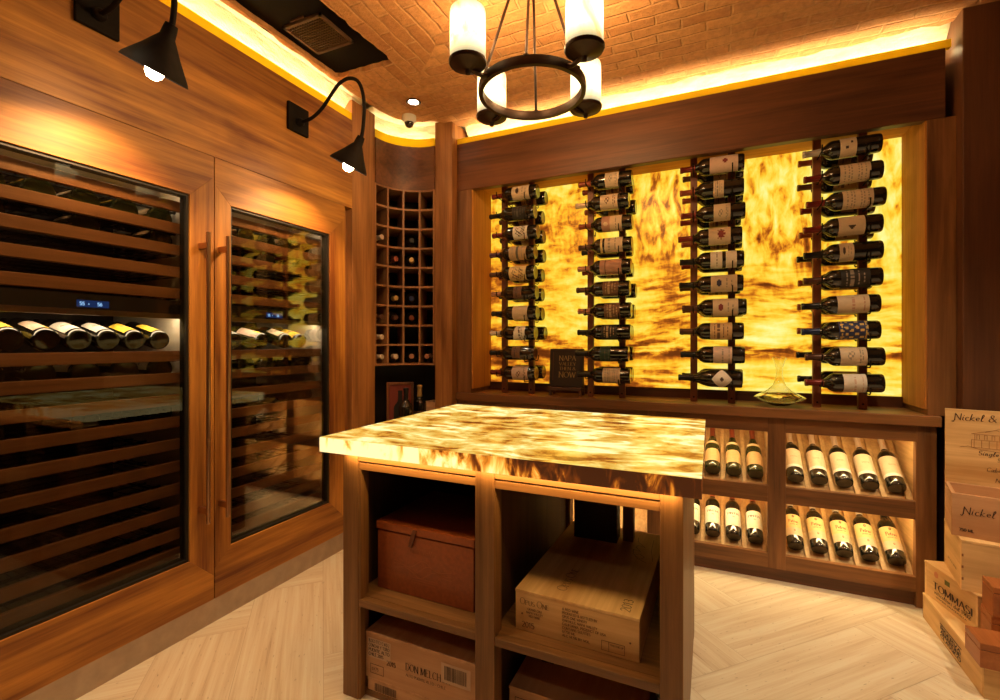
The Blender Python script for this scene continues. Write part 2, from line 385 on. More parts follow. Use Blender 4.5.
# ------------------------------------------------------------------ stroke lettering
def arc(cx, cy, rx, ry, a0, a1, n=9):
    return [(cx+rx*cos(rad(a0+(a1-a0)*i/n)), cy+ry*sin(rad(a0+(a1-a0)*i/n))) for i in range(n+1)]
G = {
 'A': (.72, [[(0,0),(.36,1),(.72,0)], [(.14,.36),(.58,.36)]]), 'B': (.6, [[(0.04,0),(.04,1)], [(.04,1)]+arc(.3,.76,.24,.24,90,-90)+[(.04,.52)], [(.3,.52)]+arc(.32,.26,.28,.26,90,-90)+[(.04,0)]]),
 'C': (.72, [arc(.38,.5,.38,.5,45,315,14)]), 'D': (.72, [[(.04,0),(.04,1)], [(.04,1)]+arc(.3,.5,.42,.5,90,-90,12)+[(.04,0)]]),
 'E': (.58, [[(.04,0),(.04,1)], [(.04,1),(.56,1)], [(.04,.53),(.44,.53)], [(.04,0),(.58,0)]]), 'F': (.55, [[(.04,0),(.04,1)], [(.04,1),(.55,1)], [(.04,.52),(.44,.52)]]),
 'G': (.76, [arc(.38,.5,.38,.5,45,330,14), [(.72,.08),(.72,.42),(.5,.42)]]), 'H': (.7, [[(.04,0),(.04,1)], [(.66,0),(.66,1)], [(.04,.52),(.66,.52)]]),
 'I': (.12, [[(.06,0),(.06,1)]]), 'J': (.4, [[(.34,1),(.34,.2)]+arc(.17,.2,.17,.2,0,-150)]), 'K': (.66, [[(.04,0),(.04,1)], [(.6,1),(.06,.42)], [(.22,.58),(.66,0)]]),
 'L': (.55, [[(.04,1),(.04,0)], [(.04,0),(.55,0)]]), 'M': (.86, [[(.06,0),(.06,1)], [(.06,1),(.43,.1),(.8,1)], [(.8,1),(.8,0)]]), 'N': (.72, [[(.04,0),(.04,1)], [(.04,1),(.68,0)], [(.68,0),(.68,1)]]),
 'O': (.8, [arc(.4,.5,.4,.5,0,360,20)]), 'P': (.58, [[(.04,0),(.04,1)], [(.04,1)]+arc(.3,.74,.27,.26,90,-90)+[(.04,.48)]]), 'Q': (.8, [arc(.4,.5,.4,.5,0,360,20), [(.5,.2),(.8,-.12)]]),
 'R': (.64, [[(.04,0),(.04,1)], [(.04,1)]+arc(.3,.75,.25,.25,90,-90)+[(.04,.5)], [(.3,.5),(.64,0)]]), 'S': (.54, [arc(.27,.75,.24,.25,40,270,9)+arc(.27,.25,.26,.25,90,-140,9)]),
 'T': (.66, [[(.33,0),(.33,1)], [(0,1),(.66,1)]]), 'U': (.68, [[(.04,1),(.04,.3)]+arc(.34,.3,.3,.3,180,360)+[(.64,1)]]), 'V': (.7, [[(0,1),(.35,0),(.7,1)]]), 'W': (1., [[(0,1),(.25,0),(.5,.9),(.75,0),(1,1)]]),
 'X': (.66, [[(0,1),(.66,0)], [(.64,1),(0,0)]]), 'Y': (.66, [[(0,1),(.33,.48),(.66,1)], [(.33,.48),(.33,0)]]), 'Z': (.6, [[(0.02,1),(.6,1),(0,0),(.6,0)]]),
 '0': (.56, [arc(.28,.5,.28,.5,0,360,16)]), '1': (.3, [[(0,.8),(.18,1),(.18,0)]]), '2': (.54, [arc(.27,.74,.25,.26,160,-40,9)+[(.02,0),(.54,0)]]), '3': (.52, [arc(.25,.75,.23,.25,140,-90,9)+arc(.25,.26,.27,.26,90,-140,9)]),
 '4': (.56, [[(.42,0),(.42,1),(0,.3),(.56,.3)]]), '5': (.52, [[(.48,1),(.08,1),(.06,.56)]+arc(.25,.32,.27,.32,110,-140,10)]), '6': (.54, [arc(.27,.3,.26,.3,0,360,14), [(.01,.3),(.12,.75),(.4,1)]]),
 '7': (.52, [[(0,1),(.52,1),(.16,0)]]), '8': (.52, [arc(.26,.76,.22,.24,0,360,12), arc(.26,.26,.26,.26,0,360,12)]), '9': (.54, [arc(.27,.7,.26,.3,0,360,14), [(.53,.7),(.42,.25),(.14,0)]]),
 '&': (.8, [[(.8,0),(.18,.75)]+arc(.34,.8,.16,.2,200,-60,9)+[(.1,.4)]+arc(.28,.24,.24,.24,140,320,9)+[(.76,.46)]]), '.': (.14, [[(.04,.0),(.04,.07)]]), ',': (.14, [[(.08,.06),(.02,-.14)]]), '%': (.7, [arc(.14,.8,.14,.18,0,360,10), arc(.56,.2,.14,.18,0,360,10), [(.6,1),(.1,0)]]), '/': (.4, [[(0,-.1),(.4,1.05)]]), '-': (.36, [[(.02,.45),(.34,.45)]]),
 'a': (.5, [arc(.22,.24,.2,.24,20,340,10), [(.44,.5),(.42,.1),(.52,0)]]), 'b': (.46, [[(.12,1),(.04,.1)]+arc(.22,.22,.18,.22,200,500,10)]), 'c': (.4, [arc(.24,.25,.2,.25,50,310,10)]), 'd': (.5, [arc(.22,.24,.2,.24,20,340,10), [(.52,1),(.42,.1),(.5,0)]]),
 'e': (.42, [[(.05,.26),(.38,.34)]+arc(.23,.28,.17,.22,20,310,10)]), 'f': (.4, [[(.48,.9)]+arc(.34,.86,.12,.14,60,170,5)+[(.16,.3),(.06,-.3)], [(.05,.45),(.38,.5)]]), 'g': (.46, [arc(.22,.24,.2,.24,20,340,10), [(.44,.48),(.36,-.2)]+arc(.2,-.22,.16,.14,0,-170,6)]),
 'h': (.48, [[(.14,1),(.04,0)], [(.08,.3),(.26,.5),(.38,.4),(.36,.08),(.48,0)]]), 'i': (.22, [[(.12,.5),(.06,.08),(.2,0)], [(.17,.7),(.19,.76)]]), 'j': (.22, [[(.14,.5),(.06,-.3)]]), 'k': (.5, [[(.16,1),(.02,0)], [(.44,.52),(.1,.26),(.36,.06),(.52,.02)]]),
 'l': (.3, [[(.06,.2),(.3,.8),(.24,1),(.14,.9),(.06,.1),(.16,0),(.3,.08)]]), 'm': (.7, [[(.1,.5),(.04,0)], [(.06,.3),(.24,.5),(.3,.36),(.28,0)], [(.3,.3),(.48,.5),(.56,.38),(.54,.06),(.66,0)]]), 'n': (.48, [[(.1,.5),(.04,0)], [(.06,.3),(.26,.5),(.36,.38),(.34,.06),(.46,0)]]),
 'o': (.44, [arc(.22,.25,.19,.25,0,360,12)]), 'p': (.46, [[(.12,.5),(-.02,-.4)], arc(.26,.26,.18,.24,200,-140,10)]), 'r': (.36, [[(.1,.5),(.04,0)], [(.06,.28),(.22,.5),(.36,.46)]]), 's': (.34, [[(.32,.46),(.16,.5),(.08,.38),(.26,.18),(.2,.02),(.02,.06)]]),
 't': (.32, [[(.2,.8),(.08,.1),(.18,0),(.3,.06)], [(.02,.52),(.34,.55)]]), 'u': (.48, [[(.08,.5),(.05,.12),(.16,0),(.34,.12),(.4,.5)], [(.4,.5),(.38,.06),(.48,0)]]), 'v': (.42, [[(.04,.5),(.14,0),(.4,.5)]]), 'w': (.6, [[(.04,.5),(.14,0),(.3,.4),(.38,0),(.6,.5)]]), 'y': (.44, [[(.06,.5),(.12,.1),(.34,.3)], [(.42,.5),(.2,-.38),(.02,-.3)]]), 'x': (.4, [[(0,.5),(.4,0)], [(.4,.5),(0,0)]]), 'z': (.4, [[(0,.5),(.38,.5),(0,0),(.4,0)]]),
}
def text_pieces(txt, h, thick=.13, thin=.05, serif=True, slant=0, gap=.16):
    """returns quads [(x,y)*4] in a flat frame, starting at x=0, baseline y=0; and the width"""
    q = []; x = 0
    def seg(a, b):
        d = Vector((b[0]-a[0], b[1]-a[1])); l = d.length
        if l < 1e-6: return
        d /= l; k = abs(d.y)**1.5
        if d.x*d.y > .15 and abs(d.x) > .2: k *= .45
        w = (thin+(thick-thin)*k)/2; n = Vector((-d.y, d.x))*w; e = d*min(w, .03)
        a = Vector(a)-e; b = Vector(b)+e
        q.append([a+n, b+n, b-n, a-n])
    for ch in txt:
        if ch == ' ': x += .42; continue
        W, strokes = G[ch]
        for st in strokes:
            P = [(x+p[0], p[1]) for p in st]
            for a, b in zip(P, P[1:]): seg(a, b)
            if serif and len(st) == 2 and abs(st[0][0]-st[1][0]) < abs(st[0][1]-st[1][1]):
                for p in P: q.append([Vector((p[0]-.13, p[1]+.02)), Vector((p[0]+.13, p[1]+.02)), Vector((p[0]+.13, p[1]-.02)), Vector((p[0]-.13, p[1]-.02))])
        x += W+gap
    out = [[((p.x+slant*p.y)*h, p.y*h) for p in quad] for quad in q]
    return out, (x-gap)*h
def text(mb, txt, h, fn, x=0, y=0, width=None, align='l', mi=0, **k):
    q, w = text_pieces(txt, h, **k)
    s = 1 if width is None else width/w
    if align == 'c': x -= w*s/2
    for quad in q: mb.add([fn(x+p[0]*s, y+p[1]) for p in quad], [(0,1,2,3)], mi)
    return mb
def poly(mb, pts, fn, w=.003, closed=False, mi=0):
    pts = list(pts)+([pts[0]] if closed else [])
    for a, b in zip(pts, pts[1:]):
        a = Vector(a); b = Vector(b); d = b-a
        if d.length < 1e-7: continue
        d.normalize(); n = Vector((-d.y, d.x))*w/2; e = d*w/2
        mb.add([fn(*p) for p in (a-e+n, b+e+n, b+e-n, a-e-n)], [(0,1,2,3)], mi)
    return mb
def rect(mb, x0, y0, x1, y1, fn, mi=0): return mb.add([fn(x0,y0), fn(x1,y0), fn(x1,y1), fn(x0,y1)], [(0,1,2,3)], mi)

# ------------------------------------------------------------------ room shell
XL, YB, ZC = -1.93, 2.71, 2.64
ZT = 2.515                                    # top of the wall woodwork
def floor():
    w, Lp = .30, .90
    mb = MB(); uvs = []
    rnd = random.Random(3)
    c45, s45 = cos(rad(45)), sin(rad(45)); g = .0009
    ox, oy = .13, .30
    for k in range(-24, 25):
        for j in range(-8, 9):
            bx, by = k*w+j*2*Lp, k*w
            for (x0, y0, x1, y1, ver) in ((bx, by, bx+Lp, by+w, 0), (bx-w, by, bx, by+Lp, 1)):
                P = [(x0+g, y0+g), (x1-g, y0+g), (x1-g, y1-g), (x0+g, y1-g)]
                W = [(p[0]*c45-p[1]*s45+ox, p[0]*s45+p[1]*c45+oy) for p in P]
                cx = sum(p[0] for p in W)/4; cy = sum(p[1] for p in W)/4
                if not (-2.25 < cx < 2.2 and -1.9 < cy < 3.15): continue
                mb.add([(p[0], p[1], 0) for p in W], [(0,1,2,3)])
                ou, ov = rnd.uniform(0, 40), rnd.uniform(0, 40)
                for p in P:
                    u, v = (p[0]-x0, p[1]-y0) if not ver else (p[1]-y0, p[0]-x0)
                    uvs.append((u+ou, v+ov))
    nf = len(mb.f)
    mb.add([(-2.7,-1.7,-.002), (2.1,-1.7,-.002), (2.1,3.2,-.002), (-2.7,3.2,-.002)], [(0,1,2,3)], 1); uvs += [(0,0)]*4
    mb.add([(-2.7,-1.7,-.05), (2.1,-1.7,-.05), (2.1,3.2,-.05), (-2.7,3.2,-.05)], [(0,1,2,3)], 1); uvs += [(0,0)]*4
    me = bpy.data.meshes.new('floor'); me.from_pydata([tuple(v) for v in mb.v], [], mb.f)
    me.materials.append(TRAV); me.materials.append(GROUT); me.polygons.foreach_set('material_index', mb.mi)
    ul = me.uv_layers.new(name='UVMap')
    for i, l in enumerate(me.loops): ul.data[i].uv = uvs[l.vertex_index]
    o = bpy.data.objects.new('floor', me); C.objects.link(o); struct(o)
floor()

def rag(p0, p1, n, amp, seed):
    r = random.Random(seed); out = []; cur = 0
    for i in range(n):
        t = i/n; cur = .65*cur+r.uniform(-amp, amp)
        d = Vector((p1[0]-p0[0], p1[1]-p0[1])); nn = Vector((-d.y, d.x)).normalized()
        out.append((p0[0]+d.x*t+nn.x*cur, p0[1]+d.y*t+nn.y*cur))
    return out
def ceiling():
    # lower brick skin with a ragged edge, held off the walls so the light slot shows
    xl, yb, xr, yf = XL+.055, 2.745, 1.9, -1.5
    outer = rag((xl, yf), (xl, 2.28), 90, .010, 1)
    for i in range(10):
        a = rad(180-i*9); outer.append((-1.62+.25*cos(a)+random.uniform(-.006,.006), 2.34+.25*sin(a)+random.uniform(-.006,.006)))
    outer += rag((-1.62, 2.60), (-1.50, yb), 5, .006, 2)
    outer += rag((-1.50, yb), (1.06, yb), 70, .013, 3)
    outer += rag((1.06, yb), (xr, 2.66), 10, .006, 5)+[(xr, 2.66), (xr, yf)]
    inner = rag((-1.515, .1), (-1.490, 1.965), 60, .010, 6)+rag((-1.490, 1.965), (-1.850, 1.945), 12, .008, 7)+rag((-1.850, 1.945), (-1.852, .1), 60, .003, 8)+[(-1.852, .1)]
    bm = bmesh.new(); edges = []
    for loop in (outer, inner):
        vs = [bm.verts.new((p[0], p[1], ZC)) for p in loop]
        edges += [bm.edges.new((vs[i], vs[(i+1) % len(vs)])) for i in range(len(vs))]
    bmesh.ops.triangle_fill(bm, edges=edges, use_beauty=True, use_dissolve=False)
    r = bmesh.ops.extrude_face_region(bm, geom=list(bm.faces))
    for v in [g for g in r['geom'] if isinstance(g, bmesh.types.BMVert)]: v.co.z += .045
    bmesh.ops.recalc_face_normals(bm, faces=bm.faces)
    me = bpy.data.meshes.new('ceiling'); bm.to_mesh(me); bm.free(); me.materials.append(BRICK)
    o = bpy.data.objects.new('ceiling', me); C.objects.link(o); struct(o)
    s = MB().box(-2.7, 2.1, -1.7, 3.2, 2.80, 2.86)
    struct(s.build('ceiling_plaster', COVE))
    # sloping plaster of the light cove, behind the brick edge
    mb = MB()
    mb.prism([(XL-.12, ZT+.02), (XL+.0, 2.66), (XL+.09, 2.686), (XL+.09, 2.80), (XL-.14, 2.80)][::-1], 'y', -1.5, 2.25)
    struct(mb.build('ceiling_cove_left', COVE))
    mb = MB(); mb.prism([(YB+.16, ZT+.02), (YB+.05, 2.655), (YB-.0, 2.686), (YB, 2.80), (YB+.2, 2.80)], 'x', -1.5, 1.1)
    struct(mb.build('ceiling_cove_back', COVE))
    # corner cove over the curved rack
    mb = MB(); cx, cy, n = -1.66, 2.37, 14
    for i in range(n):
        for (r0, z0, r1, z1) in ((.345, ZT+.02, .30, 2.655), (.30, 2.655, .22, 2.686)):
            A, B = rad(190-i*110/n), rad(190-(i+1)*110/n)
            mb.add([(cx+r0*cos(A), cy+r0*sin(A), z0), (cx+r0*cos(B), cy+r0*sin(B), z0), (cx+r1*cos(B), cy+r1*sin(B), z1), (cx+r1*cos(A), cy+r1*sin(A), z1)], [(0,1,2,3)])
    struct(mb.build('ceiling_cove_corner', COVE))
ceiling()

struct(MB().box(-2.66, -2.60, -1.7, 3.2, 0, 2.8).build('wall_left_outer', DKBR))
struct(MB().box(-2.6, 2.1, 3.14, 3.2, 0, 2.8).build('wall_back', DKBR))
struct(MB().box(1.95, 2.05, -1.7, 3.14, 0, 2.8).build('wall_right', BEAM['z']))
struct(MB().box(-2.6, 2.05, -1.75, -1.65, 0, 2.8).build('wall_front', BEAM['z']))
DOORT, DOORB = 1.993, .108
Y1a, Y1b, Y2b = .539, 1.322, 2.105
# fascia over the refrigerators and the panels before and after them
struct(MB().box(-2.05, XL, -1.6, 2.165, DOORT+.0015, ZT).build('wall_left', TEAK['y'], bevel=.001))
struct(MB().box(-2.58, XL, -1.6, Y1a-.003, 0, DOORT).build('wall_left_panel', TEAK['z'], bevel=.001))
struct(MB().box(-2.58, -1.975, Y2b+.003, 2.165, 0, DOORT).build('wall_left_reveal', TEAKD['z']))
struct(MB().box(-2.2, XL-.0, 2.165, 2.37, 0, 2.64).build('pillar_left', PILL['z'], bevel=.003))
struct(MB().box(-1.66, -1.531, 2.645, 2.85, 0, 2.655).build('pillar_corner', PILL['z'], bevel=.004))
struct(MB().box(.992, 1.95, 2.655, 2.95, 0, 2.66).build('pillar_right', POSTD['z'], bevel=.004))
struct(MB().box(-2.58, XL-.018, -1.6, 2.165, 0, .100).build('baseboard_left', STEEL))
# ochre strips that hide the light slot
struct(MB().box(XL-.03, XL-.004, -1.6, 2.24, ZT, ZT+.045).build('trim_1', YELTRIM))
struct(MB().box(-1.531, .975, YB+.004, YB+.03, ZT, ZT+.036).build('trim_2', YELTRIM))
def ledstrip(name, x0, x1, y0, y1, z, label, mat=LEDW, h=.006):
    o = MB().box(x0, x1, y0, y1, z, z+h).build(name, mat); return tag(o, label, 'light strip')
ledstrip('led_strip', XL-.075, XL-.05, -1.4, 2.2, ZT+.004, 'warm light strip hidden on top of the left wall panelling')
ledstrip('led_strip', -1.5, .96, YB+.055, YB+.08, ZT+.004, 'warm light strip hidden on top of the long dark beam')
# back wall woodwork around the lit stone
struct(MB().box(-1.531, .955, YB+.05, 2.95, 2.47, ZT-.002).build('trim_10', BEAM['x']))
struct(MB().box(-1.531, .955, YB, 2.76, 2.205, ZT).build('trim_3', BEAM['x'], bevel=.004))
struct(MB().box(-1.531, -1.426, YB+.002, 3.05, .874, 2.205).build('trim_4', RUST['z'], bevel=.002))
struct(MB().box(.892, .992, YB+.002, 3.05, .874, 2.205).build('trim_5', RUST['z'], bevel=.002))
struct(MB().box(-1.426, .892, YB+.05, 3.05, 2.245, 2.30).build('trim_6', NICHE['x']))
struct(MB().box(-1.428, -1.418, YB+.01, 3.0, .9, 2.244).build('trim_7', NICHE['z']))
struct(MB().box(.885, .895, YB+.01, 3.0, .9, 2.244).build('trim_8', NICHE['z']))
struct(MB().box(-1.418, .885, 2.985, 3.02, .874, .928).build('trim_9', BEAM['x']))
o = MB().box(-1.418, .885, 3.0, 3.03, .928, 2.245).build('onyx_panel', ONYX, bevel=.001)
tag(o, 'glowing amber and brown onyx panel behind the wall bottle racks', 'stone panel')

# ------------------------------------------------------------------ bottles
BORD = [(.0, .004), (.030, .0), (.041, .0), (.0445, .006), (.045, .02), (.045, .186), (.0435, .198), (.036, .212), (.026, .222), (.0178, .234), (.0150, .250), (.0145, .300), (.0162, .302), (.0162, .309), (.014, .313), (0, .313)]
BURG = [(.0, .004), (.032, .0), (.043, .0), (.0465, .006), (.047, .02), (.047, .145), (.0445, .165), (.038, .188), (.029, .210), (.021, .232), (.0165, .252), (.0150, .300), (.0168, .302), (.0168, .309), (.014, .313), (0, .313)]
def radius_at(prof, z):
    for (r0, z0), (r1, z1) in zip(prof, prof[1:]):
        if z0 <= z <= z1 and z1 > z0: return r0+(r1-r0)*(z-z0)/(z1-z0)
    return 0
CAP = {n: plain('foil_'+n, c, .38, metal=.3) for n, c in dict(red=(.20,.022,.014), black=(.012,.010,.010), brown=(.10,.04,.022), silver=(.58,.52,.46), cream=(.66,.50,.36), purple=(.08,.03,.06), navy=(.02,.03,.09), copper=(.45,.20,.12), gold=(.55,.36,.12), rust=(.30,.07,.03)).items()}
PAP = {n: plain('label_'+n, c, .6, vary=.05, scale=90) for n, c in dict(cream=(.66,.52,.36), white=(.80,.74,.66), pink=(.66,.48,.38), rose=(.50,.27,.19), tan=(.50,.34,.18), dark=(.025,.022,.018), grey=(.10,.09,.07), brown=(.17,.085,.045), blue=(.02,.03,.10), gold=(.62,.42,.12), yellow=(.85,.60,.06), ochre=(.74,.55,.25), kraft=(.60,.38,.17), ink=(.06,.035,.03), redink=(.22,.03,.03), greyink=(.30,.25,.2), green=(.02,.05,.03)).items()}
MESH = {}
def bottle_parts(shape, glass, cap, capz=.238):
    """three shared meshes: body (mesh data), capsule"""
    prof = BORD if shape == 'bord' else BURG
    kb = (shape, glass.name)
    if kb not in MESH:
        o = MB().lathe(prof, 24).build('wine_bottle', glass, smooth=50, local=True); MESH[kb] = o.data; bpy.data.objects.remove(o)
    kc = (shape, 'cap', cap)
    if kc not in MESH:
        zs = [capz, .262, .298, .3005, .3135]; pr = [(radius_at(prof, z)+.0007, z) for z in zs[:-2]]+[(.0172, .3005), (.0172, .311), (.0150, .3142), (0, .3142)]
        o = MB().lathe(pr, 18).build('foil_capsule', CAP[cap], smooth=50, local=True); MESH[kc] = o.data; bpy.data.objects.remove(o)
    return MESH[kb], MESH[kc]
def label_mesh(key, shape, z0, z1, half, mats, fn, nz=22, na=22):
    """a paper label wrapped round the bottle; fn(u,v) picks the ink cell, u across 0..1, v up 0..1, None = cut away"""
    if key in MESH: return MESH[key]
    prof = BORD if shape == 'bord' else BURG
    mb = MB()
    for i in range(nz):
        for j in range(na):
            mi = fn((j+.5)/na, (i+.5)/nz)
            if mi is None: continue
            vs = []
            for (jj, ii) in ((j, i), (j+1, i), (j+1, i+1), (j, i+1)):
                a = rad(-90+half*(2*jj/na-1)); z = z0+(z1-z0)*ii/nz; r = radius_at(prof, z)+.0006
                vs.append((r*cos(a), r*sin(a), z))
            mb.add(vs, [(0,1,2,3)], mi)
    o = mb.build('label', mats, smooth=60, local=True)
    MESH[key] = o.data; bpy.data.objects.remove(o); return MESH[key]
def lines(u, v, rows, margin=.15, seed=0, w=.5):
    for k, (c, t, x0, x1) in enumerate(rows):
        if abs(v-c) < t and x0 < u < x1: return (int(u*40+seed+k) % 5) != 0
    return False
def pat_text(u, v): return 1 if lines(u, v, [(.80,.03,.2,.8), (.60,.07,.12,.88), (.40,.025,.2,.8), (.2,.025,.3,.7)]) else 0
def pat_plain(u, v): return 1 if lines(u, v, [(.5,.03,.2,.8), (.14,.025,.2,.8)]) else 0
def pat_crest(u, v):
    d = math.hypot((u-.5)*1.0, (v-.60)*1.15)
    if d < .16 and (int(u*34)+int(v*34)) % 2: return 1
    return 1 if lines(u, v, [(.26,.035,.18,.82), (.14,.02,.3,.7)]) else 0
def pat_seal(u, v):
    d = math.hypot(u-.5, (v-.68)*1.1)
    if d < .12: return 1
    return 2 if lines(u, v, [(.38,.03,.3,.7), (.22,.02,.35,.65)]) else 0
def pat_dot(u, v): return 1 if math.hypot(u-.5, v-.45) < .09 else 0
def pat_sun(u, v):
    dx, dy = u-.5, v-.42; a = math.atan2(dy, dx); d = math.hypot(dx, dy)
    return 1 if d < .13+.10*max(0, cos(8*a)) else 0
def pat_script(u, v):
    if v < .12 or v > .9: return 0
    return 1 if abs(((v*9) % 1)-.5) < .2 and (math.sin(u*60+v*37) > -.2) and .12 < u < .88 else 0
def pat_floral(u, v):
    d = math.hypot(u-.5, v-.5)
    return 1 if .08 < d < .34 and math.sin(u*31+v*17)*math.cos(v*41-u*9) > .1 else 0
def pat_band(u, v): return 1 if .44 < v < .60 else (2 if lines(u, v, [(.8,.04,.2,.8), (.25,.04,.2,.8)]) else 0)
def pat_two(u, v):
    if .40 < v < .56: return None
    return 1 if lines(u, v, [(.75,.03,.2,.8)]) else 0
def pat_diamond(u, v):
    if abs(u-.5)+abs(v-.5) > .5: return None
    return 1 if math.hypot(u-.5, v-.5) < .09 else 0
def pat_split(u, v): return 1 if v > .58 and math.hypot(u-.5, v-.8) > .1 else (2 if lines(u, v, [(.3,.03,.2,.8)]) else 0)
def pat_gold(u, v): return 1 if (math.sin(u*25)*math.sin(v*18+1) > .35) or lines(u, v, [(.9,.03,.1,.9), (.08,.03,.1,.9)]) else 0
def pat_slant(u, v):
    if v > .95-.25*u: return None
    return 1 if lines(u, v-.2*u, [(.3,.05,.1,.9), (.12,.02,.2,.8)]) else 0
def pat_collar(u, v): return 1 if .80 < v < .9 else (2 if lines(u, v, [(.55,.04,.2,.8), (.3,.03,.2,.8)]) else (None if v >= .9 or .72 < v <= .8 else 0))
# key: (z0, z1, half angle, materials, pattern)
LAB = {
 'emblem': (.045, .160, 88, ('cream','ink','greyink'), pat_seal), 'nolabel_dark': (.050, .140, 70, ('dark','grey','grey'), pat_text), 'floral': (.060, .155, 80, ('white','ink'), pat_floral),
 'tanband': (.050, .165, 85, ('tan','grey','greyink'), pat_band), 'ornate': (.050, .165, 85, ('ochre','brown'), pat_floral), 'smallbrown': (.090, .145, 60, ('brown','ink'), pat_text),
 'plain': (.055, .155, 85, ('cream','greyink'), lambda u, v: 0), 'slant': (.060, .150, 85, ('white','ink'), pat_slant), 'pinkorn': (.045, .150, 85, ('pink','brown'), pat_crest),
 'crest': (.070, .150, 82, ('cream','greyink'), pat_crest), 'crest2': (.060, .160, 85, ('cream','brown'), pat_crest), 'split': (.055, .170, 80, ('cream','rose','greyink'), pat_split),
 'collar': (.050, .190, 85, ('cream','ochre','greyink'), pat_collar), 'bigrose': (.050, .175, 88, ('rose','brown'), lambda u, v: 1 if abs(v-.75) < .02 else 0), 'copper': (.060, .150, 80, ('brown','tan'), pat_text),
 'goldlines': (.075, .165, 70, ('dark','tan'), pat_text), 'greenblack': (.100, .160, 75, ('green','grey'), pat_plain), 'faintscript': (.055, .155, 85, ('cream','greyink'), pat_script),
 'reddot': (.030, .165, 90, ('pink','redink'), pat_dot), 'narrow': (.095, .145, 85, ('cream','greyink'), pat_text), 'sunburst': (.055, .160, 88, ('cream','redink'), pat_sun), 'twoband': (.035, .160, 85, ('white','greyink'), pat_two),
 'navyseal': (.030, .155, 88, ('cream','navyx','greyink'), pat_seal), 'redemblem': (.040, .160, 88, ('cream','redink','greyink'), pat_seal), 'tanprint': (.055, .160, 85, ('kraft','brown'), pat_text), 'pinkplain': (.060, .150, 85, ('pink','greyink'), pat_plain),
 'diamond': (.050, .145, 75, ('white','ink'), pat_diamond), 'smallmarks': (.100, .165, 85, ('cream','ink'), lambda u, v: 1 if (abs(u-.4) < .05 and abs(v-.6) < .08) or (abs(u-.6) < .04 and abs(v-.3) < .05) else 0),
 'script': (.050, .170, 92, ('cream','greyink'), pat_script), 'monogram': (.070, .175, 88, ('cream','ink'), lambda u, v: 1 if math.hypot(u-.5, v-.5) < .12 and int(u*40) % 2 else 0), 'smallemblem': (.115, .172, 85, ('cream','ink','greyink'), pat_seal),
 'blackwhite': (.050, .165, 80, ('dark','greyink'), pat_text), 'roundseal': (.045, .170, 75, ('cream','rose','greyink'), pat_plain), 'bluegold': (.050, .165, 85, ('blue','gold'), pat_gold), 'greycrest': (.070, .175, 85, ('cream','greyink'), pat_crest), 'pinkcream': (.070, .160, 85, ('white','pink'), pat_plain),
 'backdark': (.060, .160, 80, ('kraft','brown'), pat_text),
}
PAP['navyx'] = plain('label_navy', (.03, .03, .09), .6)
def add_bottle(label, group, loc, rot, shape='bord', glass=None, cap='black', lab=None, labmesh=None, extra=None):
    body, capm = bottle_parts(shape, glass or GLASSB, cap)
    o = bpy.data.objects.new('wine_bottle', body); C.objects.link(o); o.location = loc; o.rotation_euler = rot
    tag(o, label, 'wine bottle', group)
    c = bpy.data.objects.new('foil_capsule', capm); C.objects.link(c); c.parent = o
    if lab:
        z0, z1, half, mats, fn = LAB[lab]
        m = label_mesh((shape, lab), shape, z0, z1, half, [PAP[x] for x in mats], fn)
    else: m = labmesh
    if m:
        l = bpy.data.objects.new('label', m); C.objects.link(l); l.parent = o
        for em in (extra or []):
            e = bpy.data.objects.new(em.name.split('.')[0], em); C.objects.link(e); e.parent = l
    return o

# ------------------------------------------------------------------ wall racks
ORD = ['first','second','third','fourth','fifth','sixth','seventh','eighth','ninth','tenth']
COLN = ['leftmost', 'second', 'third', 'rightmost']
COLX = [-1.306, -.732, -.150, .428]
Z0, DZ = 1.010, .1268
COLDATA = [
 [('emblem','red','cream label with small dark emblem'), ('nolabel_dark','black','dark green label and black foil'), ('floral','red','white label with dark floral sketch'), ('tanband','purple','tan label with dark band'), ('ornate','brown','ornate ochre label'), ('smallbrown','copper','small brown label and tan foil'), ('plain','black','plain cream label and black foil'), ('slant','silver','slanted white label and white foil'), ('smallbrown','black','small brown label and black foil'), ('pinkorn','red','pinkish ornate label and red foil')],
 [('crest','rust','small cream crest label'), ('crest2','cream','large cream crest label'), ('split','rust','rose and cream label'), ('collar','brown','cream label and separate shoulder collar'), ('bigrose','copper','large dusky rose label'), ('copper','brown','low brown label and brown foil'), ('copper','copper','brown label and copper foil'), ('goldlines','black','black label with tan lines'), ('greenblack','black','small dark green label'), ('faintscript','black','cream label with faint script')],
 [('reddot','red','large pinkish label with red dot'), ('narrow','rust','narrow cream label'), ('crest','red','cream label with grey crest'), ('sunburst','red','cream label with red sunburst'), ('twoband','black','white label in two pieces'), ('navyseal','black','cream label with navy seal'), ('redemblem','brown','cream label with small red seal'), ('tanprint','brown','tan printed label'), ('pinkplain','black','plain pinkish label'), ('diamond','black','white diamond shaped label')],
 [('smallmarks','silver','cream label and silver foil'), ('script','red','cream label with dense script'), ('script','red','cream label with dense script'), ('monogram','red','cream label with dark monogram'), ('smallemblem','black','short cream label with emblem'), ('blackwhite','brown','black label with grey lettering'), ('roundseal','black','long cream label and black foil'), ('bluegold','navy','blue label with gold ornament'), ('greycrest','brown','cream label with grey crest'), ('pinkcream','red','whitish label and red foil')],
]
